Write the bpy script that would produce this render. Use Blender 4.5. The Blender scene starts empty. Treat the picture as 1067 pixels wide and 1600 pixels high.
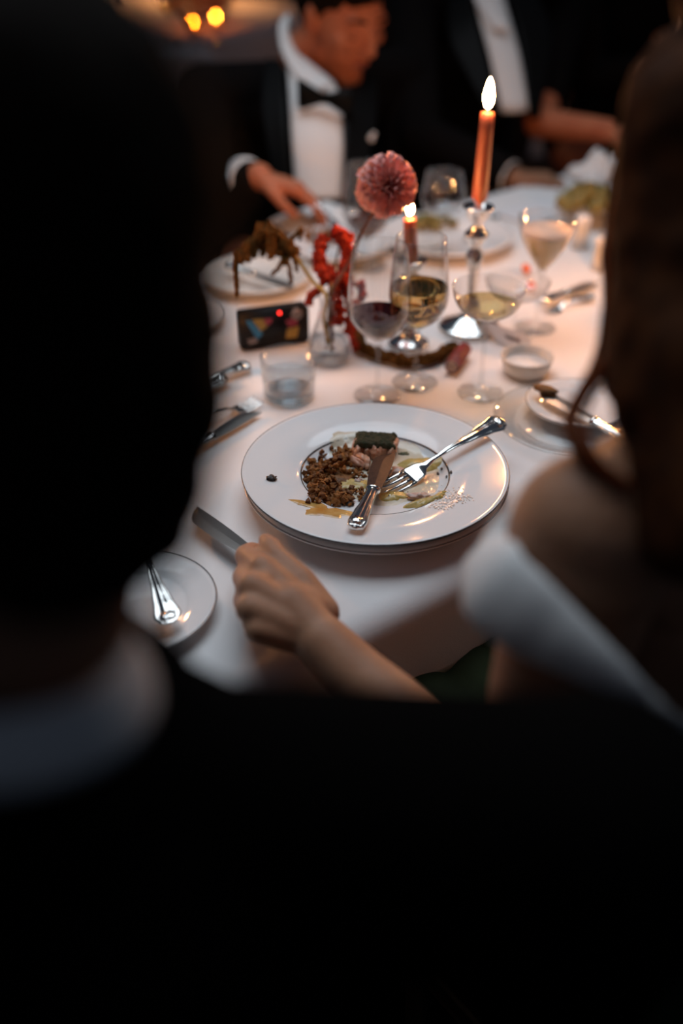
import bpy, bmesh, math, random
from mathutils import Vector as V, Matrix, Quaternion, noise
random.seed(7)
S = bpy.context.scene
COL = S.collection
# ---------------------------------------------------------------- camera, world, light
CAMZ = 1.372; TZ = 0.75; FPX = 35/36*1600; PITCH = math.radians(34.3)
cs, sn = math.cos(PITCH), math.sin(PITCH)
cd = bpy.data.cameras.new('camera'); cam = bpy.data.objects.new('camera', cd); COL.objects.link(cam)
cam.location = (0, 0, CAMZ); cam.rotation_euler = (math.pi/2-PITCH, 0, 0)
cd.sensor_fit = 'VERTICAL'; cd.sensor_height = 36; cd.sensor_width = 24; cd.lens = 35
cd.dof.use_dof = True; cd.dof.focus_distance = 1.075; cd.dof.aperture_fstop = 1.35
cd.clip_start = 0.02
S.camera = cam
W = bpy.data.worlds.new('world'); S.world = W; W.use_nodes = True
W.node_tree.nodes['Background'].inputs[0].default_value = (0.55, 0.7, 1, 1)
W.node_tree.nodes['Background'].inputs[1].default_value = 0.042
def area(name, loc, target, size, power, color):
    l = bpy.data.lights.new(name, 'AREA'); l.shape = 'RECTANGLE'; l.size, l.size_y = size; l.energy = power; l.color = color
    o = bpy.data.objects.new(name, l); COL.objects.link(o); o.location = loc
    o.rotation_euler = (V(target)-V(loc)).to_track_quat('-Z', 'Y').to_euler()
    return o
SKY = area('skylight', (-0.1, 1.68, 2.6), (-.05, 1.20, 0.75), (1.7, 1.5), 12.5, (0.80, 0.90, 1.0)); SKY.data.spread = math.radians(115)
S.view_settings.view_transform = 'Standard'; S.view_settings.look = 'None'
S.view_settings.gamma = 1; S.view_settings.exposure = 0; S.view_settings.use_curve_mapping = False
S.cycles.use_denoising = True
S.cycles.max_bounces = 10; S.cycles.transparent_max_bounces = 24; S.cycles.transmission_bounces = 8
S.cycles.sample_clamp_indirect = 6
S.cycles.blur_glossy = 0.5
FLAME = (1.0, 0.40, 0.13); FSTR = 560

# ---------------------------------------------------------------- placing: photo ray -> real point
def ray(px, py):
    x = (px-533.5)/FPX; u = (800-py)/FPX
    return V((x, cs+u*sn, u*cs-sn))
def AT(px, py, t): return V((0, 0, CAMZ))+ray(px, py)*t            # at a depth
def PX(px, py, h=0.0):                                              # at a height above the table top
    r = ray(px, py); return V((0, 0, CAMZ))+r*((CAMZ-TZ-h)/-r.z)
def hz(bx, by, ty):                                                 # height above table of a vertical's pixel row
    p = PX(bx, by); k = (800-ty)/FPX; c = CAMZ-TZ
    return (k*(p.y*cs+c*sn)-p.y*sn+c*cs)/(cs+k*sn)
EDIR = V((2374.5, 1061*sn+FPX*cs, 0)).normalized()                  # table edge direction
NDIR = V((-EDIR.y, EDIR.x, 0))                                      # across the table, away from us
NE = NDIR.dot(PX(529, 965)); FE = NDIR.dot(PX(780, 300))
def TP(s, q, h=0.0): v = EDIR*s+NDIR*q; v.z = TZ+h; return v

# ---------------------------------------------------------------- materials
def nodes(name):
    m = bpy.data.materials.new(name); m.use_nodes = True; t = m.node_tree
    for n in list(t.nodes): t.nodes.remove(n)
    out = t.nodes.new('ShaderNodeOutputMaterial')
    return m, t, out
def add(t, ty, **kw):
    n = t.nodes.new(ty)
    for k, v in kw.items():
        if k in n.inputs: n.inputs[k].default_value = v
        else: setattr(n, k, v)
    return n
def c4(c): return (c[0], c[1], c[2], 1)
def mat(name, col, rough=0.5, metal=0.0, spec=0.5, col2=None, nscale=20, bump=0.0, bscale=60, sheen=0, sss=0, island=False, detail=6):
    m, t, out = nodes(name)
    p = add(t, 'ShaderNodeBsdfPrincipled')
    p.inputs['Base Color'].default_value = c4(col); p.inputs['Roughness'].default_value = rough
    p.inputs['Metallic'].default_value = metal; p.inputs['Specular IOR Level'].default_value = spec
    if sss:
        p.inputs['Subsurface Weight'].default_value = sss; p.inputs['Subsurface Radius'].default_value = (1, .35, .15); p.inputs['Subsurface Scale'].default_value = 0.008
    tc = add(t, 'ShaderNodeTexCoord')
    if col2:
        r = add(t, 'ShaderNodeMix', data_type='RGBA')
        r.inputs[6].default_value = c4(col); r.inputs[7].default_value = c4(col2)
        if island:
            g = add(t, 'ShaderNodeNewGeometry'); t.links.new(g.outputs['Random Per Island'], r.inputs[0])
        else:
            n = add(t, 'ShaderNodeTexNoise', Scale=nscale, Detail=detail); t.links.new(tc.outputs['Object'], n.inputs['Vector'])
            mr = add(t, 'ShaderNodeMapRange'); mr.inputs[1].default_value = .35; mr.inputs[2].default_value = .65
            t.links.new(n.outputs[0], mr.inputs[0]); t.links.new(mr.outputs[0], r.inputs[0])
        t.links.new(r.outputs[2], p.inputs['Base Color'])
    if bump:
        n = add(t, 'ShaderNodeTexNoise', Scale=bscale, Detail=4); t.links.new(tc.outputs['Object'], n.inputs['Vector'])
        b = add(t, 'ShaderNodeBump'); b.inputs['Strength'].default_value = bump; b.inputs['Distance'].default_value = 0.002
        t.links.new(n.outputs[0], b.inputs['Height']); t.links.new(b.outputs[0], p.inputs['Normal'])
    t.links.new(p.outputs[0], out.inputs[0])
    return m
def thin_glass(name, tint=(.965, .97, .97), base=0.05, edge=0.85):
    m, t, out = nodes(name)
    lw = add(t, 'ShaderNodeLayerWeight'); lw.inputs[0].default_value = 0.5
    pw = add(t, 'ShaderNodeMath', operation='POWER'); pw.inputs[1].default_value = 3
    t.links.new(lw.outputs['Facing'], pw.inputs[0])
    ma = add(t, 'ShaderNodeMath', operation='MULTIPLY_ADD'); ma.inputs[1].default_value = edge; ma.inputs[2].default_value = base
    t.links.new(pw.outputs[0], ma.inputs[0])
    tr = add(t, 'ShaderNodeBsdfTransparent'); tr.inputs[0].default_value = c4(tint)
    gl = add(t, 'ShaderNodeBsdfGlossy'); gl.inputs['Roughness'].default_value = 0.03
    mx = add(t, 'ShaderNodeMixShader'); t.links.new(ma.outputs[0], mx.inputs[0]); t.links.new(tr.outputs[0], mx.inputs[1]); t.links.new(gl.outputs[0], mx.inputs[2])
    t.links.new(mx.outputs[0], out.inputs[0]); return m
def refr(name, col, ior=1.33, rough=0.0):
    m, t, out = nodes(name)
    g = add(t, 'ShaderNodeBsdfGlass'); g.inputs['Color'].default_value = c4(col); g.inputs['IOR'].default_value = ior; g.inputs['Roughness'].default_value = rough
    t.links.new(g.outputs[0], out.inputs[0]); return m
def emit(name, col, st):
    m, t, out = nodes(name)
    e = add(t, 'ShaderNodeEmission'); e.inputs[0].default_value = c4(col); e.inputs[1].default_value = st
    t.links.new(e.outputs[0], out.inputs[0]); return m
def wax(name, col):
    m = mat(name, col, .45, sss=.15)
    m.node_tree.nodes['Principled BSDF'].inputs['Subsurface Scale'].default_value = 0.02
    return m
M = dict(
 cloth=mat('linen', (.80, .78, .77), .9, spec=.1, bump=.25, bscale=900),
 napkin=mat('napkin_cotton', (.8, .79, .78), .9, spec=.1, bump=.3, bscale=300),
 china=mat('white_china', (.80, .80, .80), .08, spec=.5),
 china2=mat('stoneware', (.70, .68, .64), .25, spec=.4, col2=(.62, .6, .56), nscale=40),
 line=mat('grey_line', (.10, .09, .09), .25, metal=.6),
 silver=mat('silver', (.86, .84, .80), .13, metal=1, bump=.08, bscale=120),
 steel=mat('blade_steel', (.45, .43, .40), .28, metal=1),
 glass=thin_glass('clear_glass'),
 glass_thick=refr('glass_base', (.98, .99, .99), 1.45),
 water=thin_glass('water', (.90, .93, .95), .06, .5), palewine=thin_glass('pale_wine', (.86, .78, .56), .06, .5),
 redwine=mat('red_wine', (.032, .002, .003), .03, spec=.25),
 whitewine=refr('white_wine', (.88, .70, .42), 1.34),
 sour=mat('cloudy_cocktail', (.66, .52, .26), .3, sss=.3),
 foam=mat('cocktail_foam', (.62, .5, .42), .6),
 suit=mat('black_wool', (.0042, .0036, .0034), .95, spec=0.0, bump=.3, bscale=400),
 suit2=mat('dark_wool', (.006, .005, .005), .95, spec=0.02),
 satin=mat('black_satin', (.004, .004, .004), .5, spec=.08),
 shirt=mat('white_shirt', (.80, .78, .76), .9, spec=.05, bump=.2, bscale=60),
 skin=mat('skin', (.46, .235, .14), .5, spec=.22, col2=(.39, .185, .105), nscale=30, sss=.15, bump=.15, bscale=220),
 skin_m=mat('skin_candle_red', (.52, .18, .09), .55, spec=.15, col2=(.46, .14, .07), nscale=20, bump=.1, bscale=150),  # red of the candlelight put into the skin colour
 skin_d=mat('skin_tanned', (.30, .15, .09), .6, spec=.1, col2=(.25, .12, .07), nscale=12),
 nail=mat('nail', (.55, .32, .26), .2, spec=.5),
 lips=mat('lips', (.30, .09, .07), .5, spec=.2),
 hair_b=mat('brown_hair', (.070, .022, .007), .75, spec=.04, col2=(.030, .010, .004), nscale=60),
 hair_d=mat('dark_hair', (.010, .006, .004), .8, spec=.03),
 dress=mat('dark_green_fabric', (.026, .034, .018), .95, spec=0.0, bump=.4, bscale=80),
 floor=mat('floor_boards', (.012, .009, .007), .8, spec=.05, col2=(.007, .005, .004), nscale=6),
 wood=mat('dark_wood', (.035, .018, .009), .5, spec=.2, col2=(.02, .01, .006), nscale=15),
 candle=wax('terracotta_wax', (.30, .085, .045)),
 wick=mat('wick', (.02, .01, .01), .9),
 flame=emit('flame', FLAME, FSTR),
 dahlia=mat('dahlia_petal', (.80, .32, .29), .6, spec=.15, col2=(.88, .46, .40), island=True),
 stem=mat('green_stem', (.16, .13, .03), .6, spec=.2, col2=(.22, .10, .03), nscale=20),
 amb=mat('amaranth_brown', (.075, .032, .008), .9, spec=.05, col2=(.13, .058, .015), island=True),
 amr=mat('amaranth_red', (.17, .008, .007), .85, spec=.05, col2=(.40, .045, .02), island=True),
 black=mat('black_card', (.008, .007, .007), .5, spec=.2),
 blue=mat('print_blue', (.03, .22, .38), .5), yellow=mat('print_yellow', (.45, .25, .03), .5),
 magenta=mat('print_red', (.40, .03, .06), .5), pale=mat('print_pale', (.28, .2, .17), .5),
 redled=emit('red_lamp', (1, .03, .02), 6),
 crust=mat('herb_crust', (.022, .026, .006), .75, spec=.3, col2=(.05, .035, .012), nscale=180, bump=.9, bscale=350),
 fish=mat('fish_flesh', (.52, .19, .09), .35, spec=.5, col2=(.55, .33, .23), nscale=90, sss=.15),
 fishpale=mat('fish_flake', (.62, .45, .38), .35, spec=.5, col2=(.5, .33, .27), nscale=120),
 crumb=mat('stuffing_crumb', (.085, .026, .006), .55, spec=.25, col2=(.34, .13, .03), island=True, bump=.5, bscale=500),
 dark=mat('burnt_crumb', (.022, .008, .004), .4, spec=.5),
 cream=mat('cream_sauce', (.60, .52, .38), .12, spec=.6, col2=(.72, .66, .54), nscale=60, bump=.2, bscale=120),
 amber=mat('amber_sauce', (.48, .22, .045), .12, spec=.6, col2=(.6, .36, .12), nscale=70, bump=.3, bscale=150),
 leek=mat('leek', (.60, .44, .16), .25, spec=.5, col2=(.42, .30, .08), nscale=120, bump=.4, bscale=200),
 herb=mat('herb', (.04, .06, .015), .5),
 foamspeck=mat('foam_speck', (.92, .84, .78), .3, col2=(.85, .7, .6), nscale=300),
 crust2=mat('moist_stuffing', (.12, .045, .012), .5, spec=.3, col2=(.22, .085, .02), nscale=200, bump=.6, bscale=300),
 amberglass=thin_glass('amber_glass', (.75, .50, .22), .05, .5),
 smeared=mat('smeared_blade', (.035, .014, .010), .3, metal=.2, spec=.4, col2=(.06, .03, .02), nscale=200),
 card=mat('paper', (.74, .74, .76), .9, spec=.1), ink=mat('ink', (.18, .17, .18), .8),
 toast=mat('toast', (.22, .11, .03), .8, col2=(.13, .055, .015), nscale=90, bump=.8, bscale=200),
 orange=mat('orange_petal', (.80, .15, .02), .5), cork=mat('red_cork', (.20, .022, .02), .6, col2=(.12, .015, .015), nscale=60),
 corkend=mat('cork_end', (.62, .42, .33), .7),
 gold=mat('gold_flowers', (.80, .58, .28), .7, col2=(.45, .24, .08), island=True),
 olive=mat('olive_greens', (.16, .13, .03), .6, col2=(.26, .20, .05), island=True),
 stone=mat('ring_stone', (.12, .12, .14), .1, metal=.8),
)

HL = mat('hair_strands', (.12, .045, .017), .6, spec=.1)  # edge locks: candle backlight glow put into a lighter, more orange colour
_t = HL.node_tree; _o = [n for n in _t.nodes if n.type == 'OUTPUT_MATERIAL'][0]; _p = _t.nodes['Principled BSDF']
_tr = add(_t, 'ShaderNodeBsdfTranslucent'); _tr.inputs[0].default_value = (.80, .32, .12, 1); _mx = add(_t, 'ShaderNodeMixShader'); _mx.inputs[0].default_value = .5
_t.links.new(_p.outputs[0], _mx.inputs[1]); _t.links.new(_tr.outputs[0], _mx.inputs[2]); _t.links.new(_mx.outputs[0], _o.inputs[0])
# ---------------------------------------------------------------- mesh helpers
def fin(name, bm, m, parent=None, smooth=True, recalc=True):
    if recalc: bmesh.ops.recalc_face_normals(bm, faces=bm.faces[:])
    me = bpy.data.meshes.new(name); bm.to_mesh(me); bm.free()
    if smooth:
        for p in me.polygons: p.use_smooth = True
    me.materials.append(m)
    o = bpy.data.objects.new(name, me); COL.objects.link(o)
    if parent is not None:
        o.parent = parent; 
        o.matrix_parent_inverse = parent.matrix_world.inverted() if parent.get('_w') else Matrix()
    return o
def tag(o, label=None, cat=None, group=None, kind=None):
    if label: o['label'] = label
    if cat: o['category'] = cat
    if group: o['group'] = group
    if kind: o['kind'] = kind
    return o
def thing(name, label, cat, loc=(0, 0, 0), rz=0, group=None):
    o = bpy.data.objects.new(name, None); COL.objects.link(o); o.empty_display_size = .05
    o.location = loc; o.rotation_euler = (0, 0, rz)
    return tag(o, label, cat, group)
def BM(): return bmesh.new()
def lathe(bm, prof, n=48, c=(0, 0, 0)):
    c = V(c); rings = []
    for r, z in prof:
        if r < 1e-6: rings.append([bm.verts.new(c+V((0, 0, z)))])
        else: rings.append([bm.verts.new(c+V((r*math.cos(2*math.pi*i/n), r*math.sin(2*math.pi*i/n), z))) for i in range(n)])
    for a, b in zip(rings, rings[1:]):
        if len(a) == 1 and len(b) == 1: continue
        for i in range(n):
            j = (i+1) % n
            if len(a) == 1: bm.faces.new((a[0], b[j], b[i]))
            elif len(b) == 1: bm.faces.new((a[i], a[j], b[0]))
            else: bm.faces.new((a[i], a[j], b[j], b[i]))
    return bm
def frame(d):
    d = d.normalized(); u = V((0, 0, 1)) if abs(d.z) < .9 else V((1, 0, 0))
    a = d.cross(u).normalized(); return a, a.cross(d).normalized()
def cat_rom(pts, k):
    pts = [V(p) for p in pts]; out = []
    P = [pts[0]*2-pts[1]]+pts+[pts[-1]*2-pts[-2]]
    for i in range(1, len(P)-2):
        for j in range(k):
            t = j/k; a, b, c, d = P[i-1:i+3]
            out.append(.5*((2*b)+(c-a)*t+(2*a-5*b+4*c-d)*t*t+(3*b-a-3*c+d)*t**3))
    out.append(pts[-1]); return out
def tube(bm, pts, r, n=8, k=4, flat=None):
    path = cat_rom(pts, k) if k > 1 else [V(p) for p in pts]; m = len(path); rs = r if isinstance(r, (list, tuple)) else [r]*len(pts)
    def rad(i):
        f = i/(m-1)*(len(rs)-1); a = min(int(f), len(rs)-2) if len(rs) > 1 else 0
        return rs[a] if len(rs) == 1 else rs[a]+(rs[a+1]-rs[a])*(f-a)
    rings = []; A = None
    for i, p in enumerate(path):
        d = (path[min(i+1, m-1)]-path[max(i-1, 0)]).normalized()
        if A is None: A, B = frame(d)
        else:
            A = (A-d*A.dot(d)).normalized(); B = d.cross(A)
        rr = rad(i)
        rings.append([bm.verts.new(p+A*(rr*math.cos(2*math.pi*j/n))+B*(rr*(flat or 1)*math.sin(2*math.pi*j/n))) for j in range(n)])
    for a, b in zip(rings, rings[1:]):
        for j in range(n): bm.faces.new((a[j], a[(j+1) % n], b[(j+1) % n], b[j]))
    bm.faces.new(rings[0][::-1]); bm.faces.new(rings[-1])
    return bm
def ball(bm, c, r, sub=2, rot=None):
    r = V(r) if not isinstance(r, (int, float)) else V((r, r, r))
    mx = Matrix.Translation(V(c)) @ (rot.to_4x4() if rot else Matrix()) @ Matrix.Diagonal((r.x, r.y, r.z, 1))
    return bmesh.ops.create_icosphere(bm, subdivisions=sub, radius=1, matrix=mx)['verts']
def box(bm, c, d, rot=None):
    mx = Matrix.Translation(V(c)) @ (rot.to_4x4() if rot else Matrix()) @ Matrix.Diagonal((d[0], d[1], d[2], 1))
    return bmesh.ops.create_cube(bm, size=1, matrix=mx)['verts']
def rot_from(x, up=V((0, 0, 1))):                                   # local x along x, z near up
    x = V(x).normalized(); y = V(up).cross(x).normalized(); z = x.cross(y)
    return Matrix((x, y, z)).transposed()
def capsule(bm, a, b, ra, rb):
    a, b = V(a), V(b); ball(bm, a, ra, 3); ball(bm, b, rb, 3)
    d = b-a; L = d.length
    if L > 1e-5:
        q = d.to_track_quat('Z', 'Y').to_matrix().to_4x4()
        bmesh.ops.create_cone(bm, cap_ends=True, segments=24, radius1=ra, radius2=rb, depth=L, matrix=Matrix.Translation((a+b)/2) @ q)
def blend(name, prims, voxel, m, parent=None, smooth=6, disp=0, dscale=10):
    """one continuous skin over overlapping volumes"""
    import time; _t = time.time()
    bm = BM()
    for p in prims:
        if p[0] == 'c': capsule(bm, *p[1:])
        else: ball(bm, p[1], p[2], 3, p[3] if len(p) > 3 else None)
    me = bpy.data.meshes.new(name); bm.to_mesh(me); bm.free()
    o = bpy.data.objects.new('tmp', me); COL.objects.link(o)
    r = o.modifiers.new('r', 'REMESH'); r.mode = 'VOXEL'; r.voxel_size = voxel
    s = o.modifiers.new('s', 'SMOOTH'); s.factor = .5; s.iterations = smooth
    dg = bpy.context.evaluated_depsgraph_get(); dg.update()
    res = bpy.data.meshes.new_from_object(o.evaluated_get(dg)); bpy.data.objects.remove(o)
    if disp:
        for v, c in [(v, v.co+v.normal*(disp*noise.noise(v.co*dscale))) for v in res.vertices]: v.co = c
    for p in res.polygons: p.use_smooth = True
    res.name = name; res.materials.clear(); res.materials.append(m)
    o = bpy.data.objects.new(name, res); COL.objects.link(o)
    if parent is not None: o.parent = parent
    print('BLEND', name, len(res.vertices), round(time.time()-_t, 1))
    return o
def solid(bm, verts_top, th):
    pass

# ---------------------------------------------------------------- setting
bm = BM(); box(bm, (0, 4, -.02), (16, 20, .04)); tag(fin('floor', bm, M['floor'], smooth=False), kind='structure')
bm = BM(); box(bm, (0, 12, 1.6), (16, .1, 3.2)); tag(fin('wall_back', bm, M['floor'], smooth=False), kind='structure')

# ---------------------------------------------------------------- the table and its cloth
def make_cloth():
    prof = []                                                        # (q, z, wave weight)
    R = .026; drop = .42; lap0 = EDIR.dot(PX(480, 1000)); lap1 = EDIR.dot(PX(860, 800))
    n = 10
    for i in range(n+1): prof.append((NE-R, TZ-R-drop*(1-i/n), (1-i/n)))
    for i in range(1, 7): a = i/6*math.pi/2; prof.append((NE-R+R*(1-math.cos(a)), TZ-R+R*math.sin(a), 0))
    for i in range(1, 21): prof.append((NE+(FE-NE)*i/20, TZ, 0))
    for i in range(1, 7): a = i/6*math.pi/2; prof.append((FE+R*math.sin(a), TZ-R+R*math.cos(a), 0))
    for i in range(1, n+1): prof.append((FE+R, TZ-R-drop*i/n, i/n))
    bm = BM(); N = 150; s0, s1 = -1.15, 2.3; rows = []
    for k in range(N+1):
        s = s0+(s1-s0)*k/N; row = []
        for (q, z, w) in prof:
            sgn = -1 if q < (NE+FE)/2 else 1
            off = w**1.2*(.035*math.sin(s*17+sgn)+.02*math.sin(s*41+2)) + .012*w
            flare = 1
            if sgn < 0 and w > 0:
                lap = max(0, min(1, (s-lap0+.32)/.08))*max(0, min(1, (lap1+.10-s)/.08)); z = TZ-R-(TZ-R-z)*(1-.80*lap); off *= (1-.85*lap); flare = 1-.9*lap
            zz = z + (.0006*noise.noise(V((s*5, q*5, 0))) if w == 0 else 0)
            v = EDIR*s+NDIR*(q+sgn*off+sgn*.03*w*flare); v.z = zz-.0035
            row.append(bm.verts.new(v))
        rows.append(row)
    for a, b in zip(rows, rows[1:]):
        for i in range(len(prof)-1): bm.faces.new((a[i], b[i], b[i+1], a[i+1]))
    o = fin('tablecloth', bm, M['cloth'], recalc=False)
    so = o.modifiers.new('th', 'SOLIDIFY'); so.thickness = .0015; so.offset = 0
    return tag(o, 'long white linen tablecloth draped over the dining table', 'tablecloth')
make_cloth()
tb = thing('dining_table', 'long dining table hidden under the white tablecloth', 'table', (0, 0, 0))
RT = rot_from(EDIR)
bm = BM(); c = TP(.575, (NE+FE)/2, -.022); box(bm, c, (3.38, FE-NE-.01, .03), RT); fin('tabletop', bm, M['wood'], tb, False)
for s in (-1.0, 2.15):
    for q in (NE+.06, FE-.06):
        bm = BM(); p = TP(s, q); tube(bm, [(p.x, p.y, 0), (p.x, p.y, TZ-.035)], [.02, .028], 12, 1); fin('leg', bm, M['wood'], tb)

# ---------------------------------------------------------------- plates
def ringline(bm, r, z, w, up=.0003, n=96):
    lathe(bm, [(r-w/2, z-.0002), (r-w/2, z+up), (r+w/2, z+up+.0001), (r+w/2, z-.0002)], n)
def plate(name, label, R, well, h, px, py, base=0.0, floor=.004, cat='plate', group=None, m='china', lines=(), rimh=None, dark=.0012):
    """px,py is the centre of the rim ellipse"""
    p = PX(px, py, base+h)
    t = thing(name, label, cat, (p.x, p.y, TZ+base), 0, group)
    th = .0032
    prof = [(0, floor), (well*.93, floor), (well*.985, floor+.0015), (well+.002, floor+.35*(h-floor)), (well+.008, floor+.5*(h-floor)),
            (R*.93, h-.0012), (R-.001, h), (R, h-.0012), (R-.0012, h-.003), (R*.9, h-.0055), (well+.008, floor+.5*(h-floor)-th), (well*.97, floor-.002),
            (well*.93, 0), (well*.86, 0), (well*.85, .0012), (0, .0012)]
    bm = BM(); lathe(bm, prof, 96); fin('dish', bm, M[m], t)
    for (r, z, w) in lines:
        bm = BM(); ringline(bm, r, z, w); fin('rim_line', bm, M['line'], t)
    return t, V((p.x, p.y, TZ+base))
charger, _ = plate('charger_plate', 'white under plate with dark rim line directly beneath the main dinner plate', .1505, .095, .0195, 587, 741, 0, lines=[(.1492, .0191, .0016)])
# main plate: wide flat rim, shallow well, grey ring at the well
B0 = .007
pc = PX(586, 728, .035)
mp = thing('dinner_plate', 'large white rimmed dinner plate with fish remains and fork, top of the stack', 'plate', (pc.x, pc.y, TZ+B0))
H = .028
prof = [(0, .0115), (.070, .0115), (.078, .013), (.083, .0185), (.087, .0212), (.12, .0248), (.145, H-.0008), (.1488, H), (.15, H-.001), (.1488, H-.003),
        (.13, .0205), (.09, .0150), (.082, .008), (.078, .0004), (.074, 0), (.071, .002), (0, .004)]
bm = BM(); lathe(bm, prof, 128); fin('dish', bm, M['china'], mp)
bm = BM(); lathe(bm, [(.0826, .0180), (.0829, .0190), (.0842, .0198), (.0843, .0190)], 128); fin('well_line', bm, M['line'], mp)
bm = BM(); lathe(bm, [(.1491, H-.0004), (.1497, H+.0001), (.1501, H-.0010), (.1495, H-.0026)], 128); fin('rim_line', bm, M['line'], mp)
WF = B0+.0115                                                       # height of the well floor above the table
def W_(px, py, h=0): return PX(px, py, WF+h)
RIMH = lambda px, py: None
def platez(p):                                                      # surface height of main plate under a point
    r = math.hypot(p.x-pc.x, p.y-pc.y); pr = prof[:8]
    for (a, za), (b, zb) in zip(pr, pr[1:]):
        if a <= r <= b: return TZ+B0+za+(zb-za)*(r-a)/(b-a)
    return TZ+B0+H
def onplate(px, py, h=0):
    p = W_(px, py)
    for _ in range(5): p = PX(px, py, platez(p)-TZ+h)
    return p

# ---------------------------------------------------------------- food on the main plate
def blob(px, py, rx, ry, name, label, cat, m, h=.0012, seed=0, rough=.25, rot=0, n=40, follow=True, bumpy=0):
    """a puddle: irregular disc lying on the plate; rx, ry in metres"""
    c = onplate(px, py); bm = BM(); rings = []
    for k, f in enumerate((0.0, .3, .55, .78, .93, 1.0)):
        row = []
        cnt = 1 if k == 0 else n
        for i in range(cnt):
            a = 2*math.pi*i/n
            w = 1+rough*noise.noise(V((math.cos(a)*1.6+seed, math.sin(a)*1.6, seed*.7)))*1.6+rough*.5*noise.noise(V((math.cos(a)*5+seed, math.sin(a)*5, seed)))
            x = rx*f*w*math.cos(a); y = ry*f*w*math.sin(a)
            X = c.x+x*math.cos(rot)-y*math.sin(rot); Y = c.y+x*math.sin(rot)+y*math.cos(rot)
            z = platez(V((X, Y, 0)))+(h*(1-f**4)+bumpy*abs(noise.noise(V((X*160, Y*160, seed))))*(1-f*f) if k < 5 else -.0003)+.0001
            row.append(bm.verts.new((X, Y, z)))
        rings.append(row)
    for a, b in zip(rings, rings[1:]):
        for i in range(n):
            j = (i+1) % n
            if len(a) == 1: bm.faces.new((a[0], b[i], b[j]))
            else: bm.faces.new((a[i], b[i], b[j], a[j]))
    return tag(fin(name, bm, M[m]), label, cat)
blob(600, 741, .066, .062, 'sauce_pool', 'pale cream sauce pool filling the plate well', 'sauce', 'cream', .0012, 1.3, .14)
blob(553, 700, .034, .020, 'sauce_pool', 'cream sauce film left of the fish at the back of the well', 'sauce', 'cream', .001, 5.3, .25)
blob(508, 797, .027, .014, 'sauce_smear', 'amber sauce smear on the front left rim of the main plate', 'sauce', 'amber', .0012, 3.1, .7, rot=-.25)
blob(486, 790, .016, .0035, 'sauce_smear', 'thin amber sauce streak at the left tip of the larger smear', 'sauce', 'amber', .0008, 7.1, .5, rot=-.15)
blob(510, 750, .030, .034, 'stuffing_bed', 'moist brown stuffing layer under the crumb heap', 'food', 'crust2', .005, 4.7, .3, rot=.3, bumpy=.004)
blob(655, 728, .024, .014, 'leek', 'buttery yellow braised leek piece beside the fork neck', 'food', 'leek', .006, 2.2, .22, bumpy=.003)
blob(668, 786, .023, .009, 'leek', 'yellow green leek piece in front of the fork tines', 'food', 'leek', .005, 8.2, .22, rot=.3, bumpy=.003)
blob(612, 776, .018, .010, 'leek', 'small pale leek scrap right of the knife handle', 'food', 'leek', .003, 4.4, .3, bumpy=.003)
blob(548, 757, .020, .012, 'leek', 'cream coated leek scrap between the crumbs and the knife', 'food', 'leek', .003, 6.4, .3, bumpy=.003)
def lump(bm, c, r, seed, amp=.35, sub=2, rot=None, fr=1.4):
    vs = ball(bm, (0, 0, 0), 1, sub)
    q = rot or Quaternion((random.gauss(0, 1), random.gauss(0, 1), random.gauss(0, 1), random.gauss(0, 1))).normalized().to_matrix()
    r = V(r) if not isinstance(r, (int, float)) else V((r, r, r))
    for v in vs:
        k = 1+amp*noise.noise(v.co*fr+V((seed, seed*.3, 0)))*1.5
        v.co = V(c)+q @ V((v.co.x*r.x*k, v.co.y*r.y*k, v.co.z*r.z*k))
def crumb_pile(name, label, spots, count, m, size=(.0016, .0042), stuff=True):
    bm = BM()
    for i in range(count):
        px, py, sx, sy, hh = random.choice(spots)
        a, b = random.gauss(0, .5), random.gauss(0, .5)
        if abs(a) > 1 or abs(b) > 1: continue
        hgt = hh*max(0, 1-(a*a+b*b))*random.random()
        r = random.uniform(*size); p = onplate(px+a*sx, py+b*sy, hgt+r*.5)
        fl = .35 if m == 'foamspeck' else 1; lump(bm, p, (r, r*random.uniform(.6, 1), r*fl*random.uniform(.5, .9)), i*1.7, .5, 1, Matrix.Identity(3) if fl < 1 else None)
    o = fin(name, bm, M[m], smooth=False); return tag(o, label, 'food', kind='stuff' if stuff else None)
crumb_pile('crumb_stuffing', 'heap of toasty brown crumb stuffing on left of the plate well',
           [(505, 750, 30, 26, .012), (520, 728, 38, 22, .013), (500, 765, 22, 20, .010), (535, 712, 22, 14, .012), (530, 775, 22, 16, .006), (497, 740, 22, 20, .01)], 520, 'crumb', (.0022, .0050))
crumb_pile('crumb_stuffing', 'scattered brown crumbs beside the knife blade', [(558, 765, 14, 10, .004), (562, 740, 16, 8, .006), (600, 752, 60, 30, .0), (570, 775, 12, 8, .003)], 110, 'crumb', (.0012, .003))
crumb_pile('foam_specks', 'pale specks of sauce foam spattered right of the fork tines', [(700, 770, 30, 12, 0), (715, 778, 26, 8, 0), (690, 790, 20, 6, 0), (675, 775, 14, 8, .001)], 300, 'foamspeck', (.0007, .0016))
def one_lump(name, px, py, r, m, label, cat='food', amp=.5, sub=3, h=0, rot=None, fr=2.2):
    bm = BM(); q = onplate(px, py, (r[2] if not isinstance(r, float) else r)*.7+h); lump(bm, q, r, px*.37, amp, sub, rot or Matrix(), fr)
    return tag(fin(name, bm, M[m]), label, cat)
one_lump('crumb', 424, 747, (.0055, .0035, .003), 'dark', 'single dark burnt crumb alone on the left plate rim')
one_lump('crumb', 546, 787, (.0045, .003, .002), 'dark', 'dark reddish glazed crumb just left of the knife handle')
one_lump('crumb', 487, 775, (.0025, .0025, .002), 'crumb', 'lone brown crumb on the well line left of the amber smear')
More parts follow.
